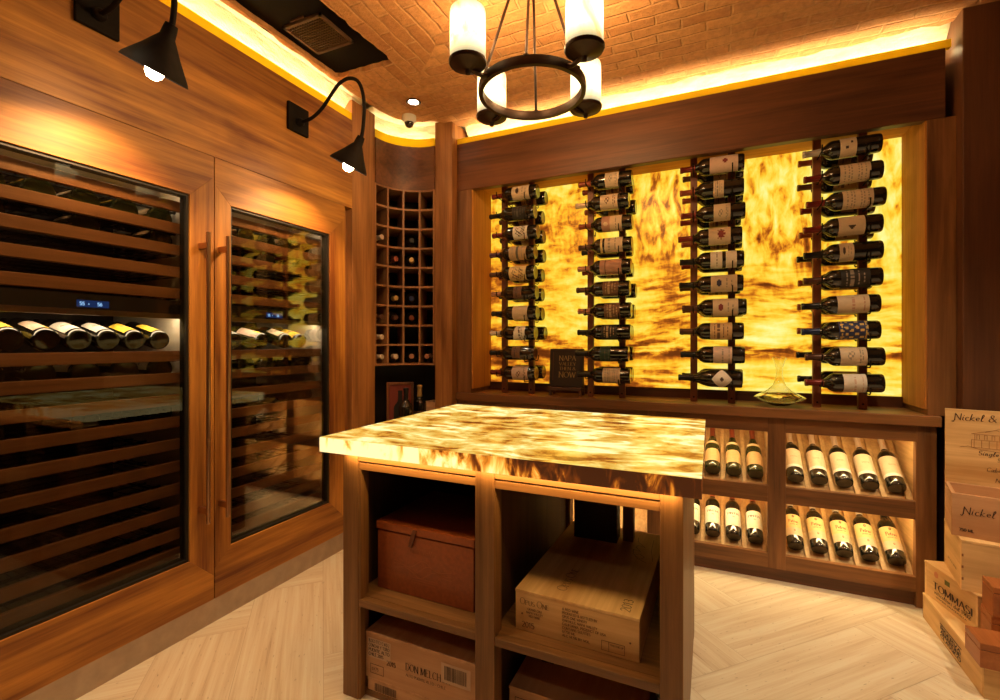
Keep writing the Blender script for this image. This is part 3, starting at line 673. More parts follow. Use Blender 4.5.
# extra mesh shared by all pegs
def racks():
    pegm = {}
    for kind, r, dz in (('neck', .0145, -.0215), ('body', .045, -.052)):
        mb = MB(); h = .03 if kind == 'neck' else .035
        pts = [(0, -.135-.0, dz+h), (0, -.132, dz+.008), (0, -.122, dz), (0, .115, dz), (0, .128, dz+.008), (0, .131, dz+h)]
        mb.tube(pts, .0032, 6)
        o = mb.build('peg', IRONK, local=True, smooth=60); pegm[kind] = o.data; bpy.data.objects.remove(o)
    for ci, x0 in enumerate(COLX):
        cn = COLN[ci]
        t = thing('wall_bottle_rack', f'two upright reddish wood posts with metal pegs, {COLN[ci]} rack against the glowing stone' + (' from left' if ci in (1,2) else ''), 'bottle rack', (x0+.16, 2.84, .874), group='upright bottle racks')
        for px in (x0+.066, x0+.255):
            mb = MB().box(px-.018, px+.018, 2.824, 2.852, .874, 2.245)
            p = mb.build('post', COPP['z'], t, bevel=.002)
            s = MB().lathe([(.005, 0), (.005, .003), (0, .003)], 10, Matrix.Translation((px, 2.8235, .90)) @ Matrix.Rotation(PI/2, 4, 'X'))
            s.build('screw', IRONK, t)
        for i in range(10):
            z = Z0+DZ*i
            for kind, px in (('neck', x0+.066), ('body', x0+.255)):
                e = bpy.data.objects.new('peg', pegm[kind]); C.objects.link(e); e.parent = t
                e.location = Vector((px, 2.838, z))-Vector(t['_o'])
        for i in range(10):
            zi = 9-i; z = Z0+DZ*zi; lab, cap, look = COLDATA[ci][i]
            rr = random.Random(ci*20+i)
            dx = rr.uniform(-.012, .012); tw = rr.uniform(-.25, .25)
            M = Matrix.Rotation(-PI/2, 4, 'Y') @ Matrix.Rotation(tw, 4, 'Z')
            if ci == 3: M = Matrix.Rotation(rad(-1.5), 4, 'Y') @ M
            shape = 'burg' if lab == 'diamond' else 'bord'
            add_bottle(f'wine bottle with {look}, {ORD[i]} down, front {cn} rack', f'bottles lying in the front of the {cn} rack', (x0+.313+dx, 2.768, z), M.to_euler(), shape, None, cap, lab)
            if (ci, i) in ((1, 2), (0, 8)): continue
            M = Matrix.Rotation(-PI/2, 4, 'Y') @ Matrix.Rotation(rr.uniform(-.3, .3), 4, 'Z')
            cap2 = rr.choice(['black', 'red', 'brown', 'rust', 'black'])
            dx = rr.uniform(-.012, .012)
            lb2 = rr.choice(['backdark', 'crest', 'smallbrown', 'tanprint'])
            add_bottle(f'dark wine bottle in the rear row, {ORD[i]} down, {cn} wall rack', f'bottles lying in the back of the {cn} rack', (x0+.313+dx, 2.925, z), M.to_euler(), 'bord', None, cap2, lb2)
racks()

# ------------------------------------------------------------------ counter and display cabinet
o = MB().box(-1.531, .936, 2.69, 3.06, .826, .874).build('countertop', RUST['x'], bevel=.004)
tag(o, 'long dark oak shelf top along the back wall under the onyx', 'countertop')
cab = thing('display_cabinet', 'low oak display cabinet with slanted lit bottle bays along the back wall', 'cabinet', (-.3, 2.9, 0))
MB().box(-1.53, .924, YB, YB+.03, .752, .826).build('top_rail', RUST['x'], cab, bevel=.002)
MB().box(-1.53, .924, YB, YB+.03, .066, .137).build('bottom_rail', RUST['x'], cab, bevel=.002)
MB().box(-1.53, .93, YB+.02, 3.08, 0, .066).build('plinth', BEAM['x'], cab, bevel=.002)
MB().box(-1.53, .924, 3.08, 3.10, .0, .826).build('back_panel', SLAT['z'], cab)
BAYS = [(-1.41, -.905), (-.827, -.32), (-.242, .265), (.343, .850)]
st = [-1.53]+[v for b in BAYS for v in b]+[.924]
for a, b in zip(st[0::2], st[1::2]):
    MB().box(a, b, YB-.001, YB+.032, 0.0 if b > .9 else .066, .826).build('stile', RUST['z'], cab, bevel=.002)
    MB().box(a+.012, b-.012, YB+.032, 3.08, .066, .8255).build('partition', SLAT['y'], cab)
AL = rad(38)
ta = math.tan(AL)
for bi, (a, b) in enumerate(BAYS):
    MB().box(a, b, YB, YB+.03, .398, .480).build('middle_rail', RUST['x'], cab, bevel=.002)
    for z in (.476, .133):
        y0, y1 = YB+.030, 3.08; zz = z; z = z-.030
        mb = MB().prism([(y0, z), (y1, z+(y1-y0)*ta), (y1, z+(y1-y0)*ta-.015), (y0, z-.02)], 'x', a-.012, b+.012)
        mb.build('slanted_board', SLAT['y'], cab)
        for k in range(1, 6):
            xs = a+(b-a)*k/5 - (.010 if k == 5 else 0)
            mb = MB().prism([(y0, z+.001), (y1, z+.001+(y1-y0)*ta), (y1, z+.020+(y1-y0)*ta), (y0, z+.020)], 'x', xs-.010, xs+.010)
            mb.build('divider_slat', SLAT['y'], cab, bevel=.001)
        l = MB().box(a+.01, b-.01, YB+.034, YB+.05, zz+.282, zz+.288).build('light_strip', LEDC, cab)

def wrap(prof, off=.0011):
    def fn(x, y):
        r = radius_at(prof, y)+off; a = -PI/2+x/r
        return (r*cos(a), r*sin(a), y)
    return fn
def text_mesh(name, items, mat, prof):
    mb = MB(); f = wrap(prof)
    for it in items:
        txt, h, x, y = it[:4]; kw = it[4] if len(it) > 4 else {}
        text(mb, txt, h, f, x=x, y=y, align='c', **kw)
    o = mb.build(name, mat, local=True); me = o.data; bpy.data.objects.remove(o); return me
pint = text_mesh('lettering', [('PINTIA', .0125, 0, .118, dict(thick=.2, thin=.08, width=.072))], INKD, BORD)
pint2 = text_mesh('vintage', [('2015', .006, 0, .100, dict(thick=.2, thin=.1, serif=False))], CAP['rust'], BORD)
petr = text_mesh('lettering', [('Petrus', .019, 0, .118, dict(thick=.22, thin=.1, serif=False, width=.052))], CAP['red'], BORD)
petr2 = text_mesh('small_print', [('GRAND VIN', .005, 0, .105, dict(serif=False, width=.045, thick=.2, thin=.1)), ('O', .008, 0, .068, dict(thick=.35, thin=.3)), ('O', .010, 0, .150, dict(thick=.5, thin=.45))], INKG, BORD)
estt = text_mesh('lettering', [('ESTATE', .007, 0, .115, dict(serif=False, width=.035, thick=.14, thin=.08))], INKG, BORD)
burt = text_mesh('lettering', [('CUVEE', .008, 0, .085, dict(serif=False, width=.032, thick=.2, thin=.1)), ('2013', .006, 0, .068, dict(serif=False, thick=.2, thin=.1))], CAP['gold'], BURG)
LABM = {
 'white': label_mesh('d_white', 'bord', .050, .158, 88, [PAP['white']], lambda u, v: 0),
 'petrus': label_mesh('d_petrus', 'bord', .045, .168, 88, [PAP['ochre'], PAP['cream']], lambda u, v: 1 if v < .36 else 0),
 'estate': label_mesh('d_estate', 'bord', .050, .172, 100, [PAP['cream'], PAP['white']], lambda u, v: 1 if v < .12+.1*(u-.5)**2 else 0),
 'burg': label_mesh('d_burg', 'burg', .040, .125, 80, [PAP['kraft']], lambda u, v: 0 if not (v > .75 and abs(u-.5) > 1.25-v) else None),
}
COLLAR = label_mesh('d_collar', 'burg', .168, .190, 90, [PAP['cream'], PAP['gold']], lambda u, v: 0 if abs(v-.5) < .3 else 1)
def lean(x, z, rz=0):
    y = YB+.056
    # axis direction: neck towards the back wall, rising
    M = Matrix.Rotation(-(PI/2-AL), 4, 'X') @ Matrix.Rotation(rz, 4, 'Z')
    return (x, y, z-.028+(y-YB-.03)*ta+.0375/cos(AL)), M.to_euler()
def displays():
    for bi, (a, b) in enumerate(BAYS):
        if bi == 0: continue
        bay = {1: 'left', 2: 'middle', 3: 'right'}[bi]
        for row, z in (('upper', .476), ('lower', .133)):
            for k in range(5):
                if bi == 1 and (row == 'lower' or k not in (0, 4)): continue
                x = a+(b-a)*(k+.5)/5; loc, rot = lean(x, z, random.uniform(-.1, .1))
                pos = ('leftmost' if k == 0 else 'rightmost' if k == 4 else {1: 'second from left', 2: 'middle one', 3: 'second from right'}[k])
                grp = f'bottles in the {row} {bay} display bay'
                where = f'{pos}, {row} {bay} bay'
                o = None
                if bi == 3 and row == 'upper': o = add_bottle('cream labelled bottle with white foil, '+where, grp, loc, rot, cap='cream', labmesh=LABM['estate'], extra=[estt])
                elif bi == 3: o = add_bottle('gold and cream labelled bottle with red lettering, '+where, grp, loc, rot, cap='silver' if k < 4 else 'black', labmesh=LABM['petrus'], extra=[petr, petr2])
                elif bi == 2 and row == 'upper':
                    o = add_bottle('sloping shouldered bottle with tan label, '+where, grp, loc, rot, 'burg', GLASSG, 'rust', labmesh=LABM['burg'], extra=[burt])
                    l = bpy.data.objects.new('neck_label', COLLAR); C.objects.link(l); l.parent = o
                elif bi == 2: o = add_bottle('white labelled bottle with large black capitals, '+where, grp, loc, rot, cap='rust', labmesh=LABM['white'], extra=[pint, pint2])
                else: o = add_bottle('dark bottle with white label seen through the island, '+where, grp, loc, rot, cap='black', labmesh=LABM['white'], extra=[pint])
                o.scale = (.83, .83, .96)
displays()
# loose wire in the lower right bay
o = MB().tube([(.80+.03*sin(i*.5), 2.95-.012*i, .33-.012*i+.01*sin(i*1.3)) for i in range(9)], .0015, 5).build('electric_wire', IRONK)
tag(o, 'thin loose wire hanging in the lower right display bay', 'wire')

# decanter
def decanter():
    pr = [(0, .004), (.035, .0), (.045, .004), (.080, .022), (.110, .036), (.118, .042), (.112, .048), (.085, .062), (.055, .080), (.030, .105), (.019, .135), (.016, .165), (.018, .200), (.026, .232), (.035, .248)]
    inn = [(r-.0022, z+.0012) for r, z in pr[::-1] if r > .03 or z > .05]
    inn = [(max(r, 0), z) for r, z in inn if z > .004]+[(0, .008)]
    mb = MB().lathe(pr+inn, 40)
    o = mb.build('decanter', CLEAR, smooth=60)
    o.location = (.328, 2.82, .8745); return tag(o, 'clear glass wide based wine decanter standing on the counter', 'decanter')
decanter()

# framed book on easel
def book():
    t = thing('book', 'black book reading NAPA VALLEY THEN & NOW upright on the counter', 'book', (-.825, 2.835, .925), rot=(rad(-6), 0, 0))
    MB().box(-.108, .108, 0, .028, 0, .240).build('cover', DKBR, t, bevel=.002, local=True)
    MB().box(-.100, .106, .004, .024, -.001, .236).build('pages', PAPER, t, local=True)
    fn = lambda x, y: (x, -.0012, y)
    mb = MB()
    for s, h, w, y in (('NAPA', .030, .105, .165), ('VALLEY', .019, .105, .135), ('THEN &', .019, .105, .106), ('NOW', .034, .105, .060)):
        text(mb, s, h, fn, x=.008, y=y, width=w, align='c', thick=.12, thin=.04)
    mb.build('lettering', CAP['gold'], t, local=True)
    MB().box(-.088, -.082, -.0008, .001, .04, .22).build('spine_line', CAP['brown'], t, local=True)
    s = thing('book_stand', 'small dark wooden easel holding the black book', 'stand', (-.825, 2.82, .874))
    w = MB().box(-.933, -.717, 2.800, 2.828, .905, .925); w.build('ledge', BEAM['x'], s, bevel=.002)
    for x in (-.925, -.735):
        MB().box(x, x+.016, 2.805, 2.82, .874, .91).build('leg', BEAM['z'], s)
        MB().prism([(2.893, .874), (2.905, .874), (2.885, 1.1), (2.877, 1.1)], 'x', x, x+.014).build('rear_leg', BEAM['z'], s)
    MB().box(-.925, -.719, 2.828, 2.9, .906, .916).build('crossbar', BEAM['x'], s)
book()

# ------------------------------------------------------------------ curved corner rack
def curved():
    cx, cy, R, D = -1.66, 2.37, .27, .24
    t = thing('curved_wine_rack', 'concave wooden grid wine rack filling the corner between two pillars', 'wine rack', (cx-.2, cy+.2, 0))
    n = 24
    def sector(mb, r0, r1, z0, z1, a0=180, a1=90, mi=0):
        for i in range(n):
            A, B = rad(a0+(a1-a0)*i/n), rad(a0+(a1-a0)*(i+1)/n)
            P = [(cx+r*cos(q), cy+r*sin(q), z) for z in (z0, z1) for r in (r0, r1) for q in (A, B)]
            mb.add(P, [(0,1,3,2), (4,6,7,5), (0,4,5,1), (2,3,7,6)]+([(0,2,6,4)] if i == 0 else [])+([(1,5,7,3)] if i == n-1 else []), mi)
        return mb
    zs = [1.06+.1278*i for i in range(10)]
    for z in zs: sector(MB(), R, R+D, z-.006, z+.006).build('grid_shelf', GRID['x'], t, smooth=30)
    for k in range(5):
        a = rad(180-90*k/4); d = Vector((cos(a), sin(a))); s = Vector((-d.y, d.x))*.006
        if k == 0: a0 = Vector((cx, cy+.006))
        P = []
        off = s*(-1 if k == 0 else 1 if k == 4 else 0)
        for z in (1.054, zs[-1]):
            for r in (R-.001, R+D):
                for sg in (-1, 1): P.append((cx+d.x*r+s.x*sg+off.x, cy+d.y*r+s.y*sg+off.y, z))
        MB().add(P, [(0,1,3,2), (4,6,7,5), (0,4,5,1), (2,3,7,6), (0,2,6,4), (1,5,7,3)]).build('divider', GRID['z'], t)
    sector(MB(), R-.004, R+.02, zs[-1]+.005, ZT-.015).build('header_panel', BEAM['x'], t, smooth=30)
    sector(MB(), R+.0, R+.02, ZT-.015, ZT+.04).build('ochre_trim', YELTRIM, t, smooth=30)
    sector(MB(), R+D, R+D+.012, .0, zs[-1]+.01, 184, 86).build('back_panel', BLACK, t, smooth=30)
    sector(MB(), R, R+D, .57, .60).build('lower_shelf', GRID['x'], t, smooth=30)
    sector(MB(), R-.002, R+.018, 0, .57).build('kick_panel', RUST['z'], t, smooth=30)
    l = sector(MB(), R+.035, R+.06, ZT-.01, ZT-.004, 172, 98).build('light_strip', LEDW, t)
    cells = [(2,0), (2,2), (3,1), (3,2), (5,1), (5,2), (6,0), (6,1), (6,2), (7,0), (8,0), (8,1), (8,2), (8,3)]
    caps = ['cream', 'black', 'rust', 'gold', 'gold', 'navy', 'brown', 'brown', 'rust', 'cream', 'cream', 'cream', 'copper', 'copper']
    CN = ['leftmost', 'second', 'third', 'rightmost']
    for (row, colm), cp in zip(cells, caps):
        a = rad(180-90*(colm+.5)/4); d = Vector((cos(a), sin(a), 0)); z = zs[8-row]+.0515
        # neck points into the room, body inside
        yaw = math.atan2(-d.y, -d.x)
        M = Matrix.Rotation(yaw, 4, 'Z') @ Matrix.Rotation(PI/2, 4, 'Y')
        p = Vector((cx, cy, z))+d*(R-.105+.313)
        o = add_bottle(f'{cp} topped bottle neck, row {ORD[row]} down, {CN[colm]} cell of the curved rack', 'bottles in the curved corner rack', p, M.to_euler(), cap=cp)
        o.scale = (.98, .98, .70)
curved()
# things below the grid
def under_rack():
    t = thing('framed_picture', 'dark framed reddish picture standing on the shelf under the curved rack', 'picture', (-1.825, 2.49, .602), rz=rad(30))
    MB().box(-.075, .075, 0, .008, 0, .335).build('backing', plain('red_print', (.16, .025, .015), .5), t, local=True)
    m = MB()
    for (x0, x1, z0, z1) in ((-.085,-.070,0,.345), (.070,.085,0,.345), (-.070,.070,0,.015), (-.070,.070,.33,.345)): m.box(x0, x1, -.008, .012, z0, z1)
    m.build('frame', BEAM['z'], t, local=True, bevel=.001)
    m = MB(); prof = [(p[0]*.9, p[1]*.9) for p in BORD[1:]]
    m.prism([(r+.0, z+.01) for r, z in prof]+[(-r, z+.01) for r, z in prof[::-1] if r > 0], 'y', -.001, -.0002)
    m.build('bottle_silhouette', BLACK, t, local=True)
    add_bottle('dark bottle standing before the framed picture under curved rack', 'bottles standing under the curved rack', (-1.755, 2.455, .602), (0,0,.4), cap='black', lab='nolabel_dark')
    add_bottle('amber topped bottle standing between framed picture and wooden case', 'bottles standing under the curved rack', (-1.79, 2.66, .602), (0,0,.2), cap='gold', lab='smallbrown')
    o = MB().box(-.12, .12, -.07, .07, 0, .20).build('wooden_case', PINK['x'], local=True, bevel=.002)
    o.location = (-1.635+.02, 2.70, .602); o.location = (-1.66, 2.745, .602)
    tag(o, 'small reddish wooden case standing under the curved rack', 'wooden case')
    t = thing('box_stack_lid', 'flat open wooden tray lying under the curved rack beside the pillar', 'tray', (-1.60, 2.60, .602))
    bpy.data.objects.remove(t)
under_rack()

# ------------------------------------------------------------------ refrigerators
def fridge(y0, y1, oy0, oy1, hy, which, bottles):
    t = thing('wine_refrigerator', f'tall built-in wine refrigerator with teak framed glass door, {which}', 'refrigerator', (-2.2, (y0+y1)/2, .1), group='built-in wine refrigerators')
    oz0, oz1 = .31, 1.805
    X0, X1 = XL-.045, XL
    g = .0016
    ya, yb = y0+g, y1-g
    ma, mb_ = oy0-ya, yb-oy1
    # door stiles and mitred rails
    def pr(pts, nm, mat): MB().prism(pts, 'x', X0, X1).build(nm, mat, t, bevel=.0012)
    pr([(ya, oz0-ma), (oy0, oz0), (oy0, oz1), (ya, oz1+ma)], 'stile', TEAK['z'])
    pr([(oy1, oz0), (yb, oz0-mb_), (yb, oz1+mb_), (oy1, oz1)], 'stile', TEAK['z'])
    pr([(ya, oz1+ma), (oy0, oz1), (oy1, oz1), (yb, oz1+mb_), (yb, DOORT), (ya, DOORT)], 'top_rail', TEAK['y'])
    pr([(ya, DOORB), (yb, DOORB), (yb, oz0-mb_), (oy1, oz0), (oy0, oz0), (ya, oz0-ma)], 'bottom_rail', TEAK['y'])
    gk = MB(); q = .010
    for (a, b, c, d) in ((oy0, oy0+q, oz0, oz1), (oy1-(q if oy1 < 1.5 else .012), oy1, oz0, oz1), (oy0+q, oy1-q, oz0, oz0+q), (oy0+q, oy1-q, oz1-q, oz1)): gk.box(X0-.005, X1-.008, a, b, c, d)
    gk.build('gasket', LINERD, t)
    MB().box(XL-.026, XL-.020, oy0+q, oy1-q, oz0+q, oz1-q).build('glass_pane', PANE, t)
    # cabinet interior
    bx0, bx1 = -2.52, XL-.05
    iy0, iy1 = oy0-.03, (oy1+.018 if oy1 < 1.5 else oy1-.004)
    mb = MB()
    mb.box(bx0, bx0+.01, iy0-.01, iy1+.01, .28, 1.85, 1)
    mb.box(bx0, bx1, iy0-.01, iy0, .28, 1.85, 0); mb.box(bx0, bx1, iy1, iy1+.01, .28, 1.85, 0)
    mb.box(bx0, bx1, iy0, iy1, .28, .30, 1); mb.box(bx0, bx1, iy0, iy1, 1.83, 1.85, 0)
    mb.build('liner', [LINER, LINERD], t)
    fx0, fx1 = -2.012, -1.992
    zs = [1.759, 1.670, 1.581, 1.491, 1.402]
    zl = [1.0575+0, .968, .877, .786, .694, .602, .510, .418, .340]
    for z in zs+[1.147]+zl:
        MB().box(fx0, fx1, iy0+.002, iy1-.002, z-.021, z+.021).build('shelf_front', FSH['y'], t, bevel=.002)
        m = MB()
        for k in range(5):
            x = -2.46+.1*k; m.box(x, x+.008, iy0+.001, iy1-.001, z-.019, z-.012)
        for yy in (iy0+.02, iy1-.03): m.box(bx0+.012, fx0, yy, yy+.008, z-.024, z-.019)
        for k in range(12):
            yy = iy0+.03+(iy1-iy0-.06)*k/11; m.box(bx0+.012, fx0, yy, yy+.003, z-.012, z-.010)
        m.build('shelf_rack', IRONK, t)
    # zone divider with control display, lit display shelf below
    MB().box(-2.4, -1.995, iy0+.001, iy1-.001, 1.318, 1.372).build('control_panel', LINERD, t)
    MB().box(-2.005, -1.988, iy0+.001, iy1-.001, 1.298, 1.318).build('divider_bar', STEEL, t)
    dy = iy0+(iy1-iy0)*.46
    d = MB().box(-1.995, -1.9935, dy-.02, dy+.075, 1.326, 1.350).build('control_display', BLUEB, t)
    m = MB(); fn = lambda x, y: (-1.9928, dy+x, 1.332+y)
    text(m, '55', .011, fn, x=-.012, serif=False, thick=.2, thin=.2); text(m, '-', .011, fn, x=.012, serif=False, thick=.3, thin=.3)
    text(m, '56', .011, fn, x=.040, serif=False, thick=.2, thin=.2)
    s = m.build('digits', BLUE, t); s.parent = d; s.location = (0,0,0)
    MB().box(-2.06, -2.02, iy0+.01, iy1-.01, 1.3135, 1.3175).build('light_strip', LEDF, t)
    MB().box(-2.006, -1.990, iy0+.01, iy1-.01, 1.822, 1.827).build('light_strip', LEDF, t)
    # handle
    h = MB().tube([(XL+.052, hy, .458), (XL+.052, hy, 1.655)], .0085, 12).build('handle', HAND, t, smooth=40)
    for z in (.51, 1.60):
        m = MB().box(XL, XL+.052, hy-.008, hy+.008, z-.012, z+.012).build('handle_mount', HAND, t)
        m.parent = h
    return iy0, iy1
Y1 = fridge(Y1a, Y1b, .632, 1.219, 1.261, 'nearer the camera on the left', None)
Y2 = fridge(Y1b, Y2b, 1.397, 1.987, 1.346, 'beside the pillar at the far end', None)
def fridge_bottles():
    # on the lit display shelf: base to the glass, label up
    labs1 = ['yellow', 'pink', 'white', 'white', 'yellow', 'yellow']
    mesh = {}
    for c, ml in dict(yellow='yellow', white='white', pink='pink', cream='cream').items():
        mesh[c] = label_mesh('f_'+c, 'bord', .022, .130, 66, [PAP[ml], PAP['greyink'], PAP['yellow']], (lambda u, v: 2 if v < .3 and .35 < u < .75 else 0) if c == 'pink' else (lambda u, v: 1 if abs(v-.55) < .04 and .2 < u < .8 else 0))
    # bottle axis along -X (neck to the back); label side (-Y local) must face up
    Mb = Matrix.Rotation(-PI/2, 4, 'Y')            # z -> -x ; -y stays -y
    Mt = Matrix.Rotation(PI, 4, 'Z')
    def pose(tw=0, yaw=0, tilt=rad(17)):
        # local z -> world -x, local -y -> world +z
        z = Vector((-cos(tilt)*cos(yaw), sin(yaw), sin(tilt))).normalized()
        up = Vector((0, 0, 1)); yy = -(up-z*up.dot(z)).normalized(); xx = yy.cross(z)
        M = Matrix((xx, yy, z)).transposed().to_4x4()
        return (M @ Matrix.Rotation(tw, 4, 'Z')).to_euler()
    ys = [.707, .797, .886, .972, 1.060, 1.148]
    for k, (y, c) in enumerate(zip(ys, labs1)):
        add_bottle(f'bottle with {c} label, {["leftmost","second from left","third from left","third from right","second from right","rightmost"][k]} on lit shelf of nearer refrigerator', 'bottles on the lit shelf of the nearer refrigerator', (-2.004, y, 1.209), pose(random.uniform(-.15, .45)+.1, tilt=rad(13)), cap='black', labmesh=mesh[c]).scale = (.86, .86, .98)
    for k, (y, c, yaw) in enumerate(((1.475, 'cream', .0), (1.625, 'pink', -.22), (1.76, 'cream', .12), (1.86, 'yellow', 0))):
        add_bottle(f'bottle with {c} label, {["leftmost","second from left","second from right","rightmost"][k]} on lit shelf of farther refrigerator', 'bottles on the lit shelf of the farther refrigerator', (-2.010, y, 1.209), pose(random.uniform(-.2, .2), yaw, tilt=rad(13)), cap='black', labmesh=mesh[c], glass=GLASSG).scale = (.86, .86, .98)
    for fi, (ya, yb) in enumerate((Y1, Y2)):
        fn = ('nearer', 'farther')[fi]
        for z, nm in ((1.0575, 'shelf just below the lit shelf'), (1.670, 'second shelf from the top'), (1.581, 'third shelf from the top'), (.877, 'third shelf below the lit one')):
            for k in range(5):
                if nm.startswith('third') and k in (1, 3) : continue
                y = ya+.065+(yb-ya-.13)*k/4
                tl = 0
                add_bottle(f'dark bottle, {["leftmost","second from left","middle","second from right","rightmost"][k]}, {fn} refrigerator, {nm}', f'bottles on inner shelves of the {fn} refrigerator', (-2.035, y, z-.010+.0475), pose(random.uniform(-.5, .5), tilt=0), cap='black', labmesh=mesh['cream'] if (k+fi) % 2 == 0 else mesh['yellow'], glass=GLASSG)
fridge_bottles()

# ------------------------------------------------------------------ island
def island():
    t = thing('island_table', 'square oak island with open shelves and glowing onyx top', 'table', (-.62, 1.69, 0))
    x0, x1, y0, y1 = -1.228, -.018, 1.215, 2.17
    mb = MB(); mb.box(x0, x1, y0, y1, .826, .876)
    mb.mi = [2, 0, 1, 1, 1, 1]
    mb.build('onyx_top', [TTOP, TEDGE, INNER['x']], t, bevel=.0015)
    Yf, Yb_ = 1.24, 2.10
    ld = bpy.data.lights.new('added_rail_light', 'AREA'); ld.shape = 'RECTANGLE'; ld.size = 1.06; ld.size_y = .008; ld.energy = 1.6; ld.color = (1, .60, .20)  # added lamp under the slab edge, brightens the front rails
    lo = bpy.data.objects.new('added_rail_light', ld); C.objects.link(lo); lo.location = (-.60, 1.221, .8235); lo.rotation_euler = (rad(38), 0, 0)
    for a, b in ((-1.146, -1.081), (-.639, -.576), (-.116, -.0607)):
        MB().box(a, b, Yf, Yf+.055, 0, .8255).build('front_leg', ISL['z'], t, bevel=.002)
        MB().box(a, b, Yb_-.05, Yb_, 0, .8255).build('rear_leg', ISL['z'], t, bevel=.002)
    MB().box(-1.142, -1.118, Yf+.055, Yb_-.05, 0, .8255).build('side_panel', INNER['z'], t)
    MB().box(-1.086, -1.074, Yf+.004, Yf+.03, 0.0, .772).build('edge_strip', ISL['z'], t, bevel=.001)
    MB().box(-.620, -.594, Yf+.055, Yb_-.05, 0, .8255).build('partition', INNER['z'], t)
    MB().box(-.085, -.0617, Yf+.055, Yb_-.05, 0, .8255).build('side_panel', ISL['z'], t)
    MB().box(-1.118, -.620, Yb_-.03, Yb_-.012, .03, .8255).build('back_panel', DKBR, t)
    for a, b in ((-1.081, -.639), (-.576, -.116)):
        MB().box(a, b, Yf+.002, Yf+.03, .803, .8255).build('top_rail', ISL['x'], t, bevel=.001)
        MB().box(a, b, Yf+.004, Yf+.028, .774, .797).build('lower_rail', ISL['x'], t, bevel=.001)
        MB().box(a, b, Yf+.012, Yf+.022, .797, .803).build('rail_core', BEAM['x'], t)
        MB().box(a, b, Yb_-.04, Yb_-.012, .78, .8255).build('rear_rail', ISL['x'], t)
    for a, b in ((-1.1179, -.6201), (-.5939, -.0851)):
        MB().box(a, b, Yf+.030, Yb_-.03, .313, .337).build('shelf', ISL['x'], t)
        MB().box(a if a < -1 else a, b, Yf+.001, Yf+.030, .313, .337).build('shelf_lip', ISL['x'], t, bevel=.002) if False else None
        MB().box(a, b, Yf+.03, Yb_-.03, .0, .02).build('bottom_board', ISL['x'], t)
    for a, b in ((-1.0810, -.6390), (-.5760, -.1160)):
        MB().box(a, b, Yf+.002, Yf+.030, .313, .337).build('shelf_lip', ISL['x'], t, bevel=.002)
island()

# wooden cases: local frame, origin at the front-left bottom corner, front face towards -Y
def case(name, label, loc, rz, w, d, h, mats, group=None, open_top=False, wall=.014, cat='wooden case', dove=False):
    t = thing(name, label, cat, loc, rz, group)
    X, Yx, Z = mats['x'], mats['y'], mats['z']
    MB().box(0, w, 0, .012, 0, h).build('front_board', X, t, local=True, bevel=.001)
    MB().box(0, w, d-.012, d, 0, h).build('back_board', X, t, local=True, bevel=.001)
    MB().box(0.0005, .012, .012, d-.012, 0, h).build('side_board', Yx, t, local=True, bevel=.0005)
    MB().box(w-.012, w-.0005, .012, d-.012, 0, h).build('side_board', Yx, t, local=True, bevel=.0005)
    MB().box(.012, w-.012, .012, d-.012, 0, .008).build('bottom_board', X, t, local=True)
    if not open_top: MB().box(-.001, w+.001, -.001, d+.001, h-.001, h+.008).build('lid', Yx, t, local=True, bevel=.001)
    return t
FR = lambda x, y: (x, -.0016, y)
def onlid(h): return lambda x, y: (x, y, h+.0092)
ZSH = .3375
# leather box
t = thing('leather_box', 'reddish brown leather box with strap on the left island shelf', 'box', (-1.074, 1.333, ZSH), rz=rad(-.6))
MB().box(0, .385, .0, .36, 0, .205).build('body', LEATH, t, local=True, bevel=.003)
MB().box(-.004, .389, -.004, .364, .207, .236).build('lid', LEATH, t, local=True, bevel=.004)
m = MB().tube([(.150, -.004, .222), (.150, -.010, .216), (.146, -.010, .200), (.140, -.006, .166)], .001, 6)
m = MB().prism([(.156, .228), (.170, .228), (.162, .200), (.150, .168), (.138, .170), (.144, .200)], 'y', -.010, -.0035)
m.build('strap', plain('dark_leather_strap', (.11, .03, .012), .5), t, local=True, bevel=.001)
m = MB(); fn = lambda x, y: (x, -.0008, y)
LT = plain('embossed_leather_mark', (.36, .11, .035), .4)
for k in range(3): poly(m, [(.075+i*.012, .085+.012*k+.018*sin(i*.55+k*1.2)*math.exp(-((i-9)/7)**2)) for i in range(20)], fn, .0016)
text(m, 'Napa Valley', .016, fn, x=.19, y=.150, align='c', serif=False, thick=.1, thin=.05, slant=.2)
for k in range(3): poly(m, [(.15, .066-k*.008), (.24, .066-k*.008)], fn, .0012)
m.build('embossing', LT, t, local=True)

# DON MELCHOR case
t = case('wooden_case', 'reddish pine case stamped DON MELCH on the lower left island shelf', (-1.074, 1.272, .0625), 0, .425, .33, .148, PINK, 'wine cases inside the island')
m = MB()
text(m, 'DON MELCHOR', .0225, FR, x=.165, y=.068, width=.165, thick=.15, thin=.05)
text(m, 'ALTO PUENTE ALTO - CHILE', .0085, FR, x=.165, y=.048, width=.15, serif=False, thick=.14, thin=.1)
text(m, '2015', .015, FR, x=.088, y=.062, serif=False, thick=.16, thin=.12)
poly(m, [(.02, .020), (.075, .020), (.075, .050), (.02, .050)], FR, .0016, True)
text(m, '6X75', .010, FR, x=.026, y=.030, serif=False, thick=.14, thin=.1)
m.build('stamped_lettering', INKD, t, local=True)
m = MB(); rect(m, .010, .072, .104, .137, FR); m.build('sticker', PAPER, t, local=True)
m = MB(); fn = lambda x, y: (x, -.0022, y)
for k, s in enumerate(('BLOCO TTC 1 C M D 2', 'CONCHA Y TORO', 'PUENTE ALTO', 'CHILE 2015')):
    text(m, s, .010, fn, x=.014, y=.123-k*.015, width=.085 if k < 3 else .06, serif=False, thick=.2, thin=.14)
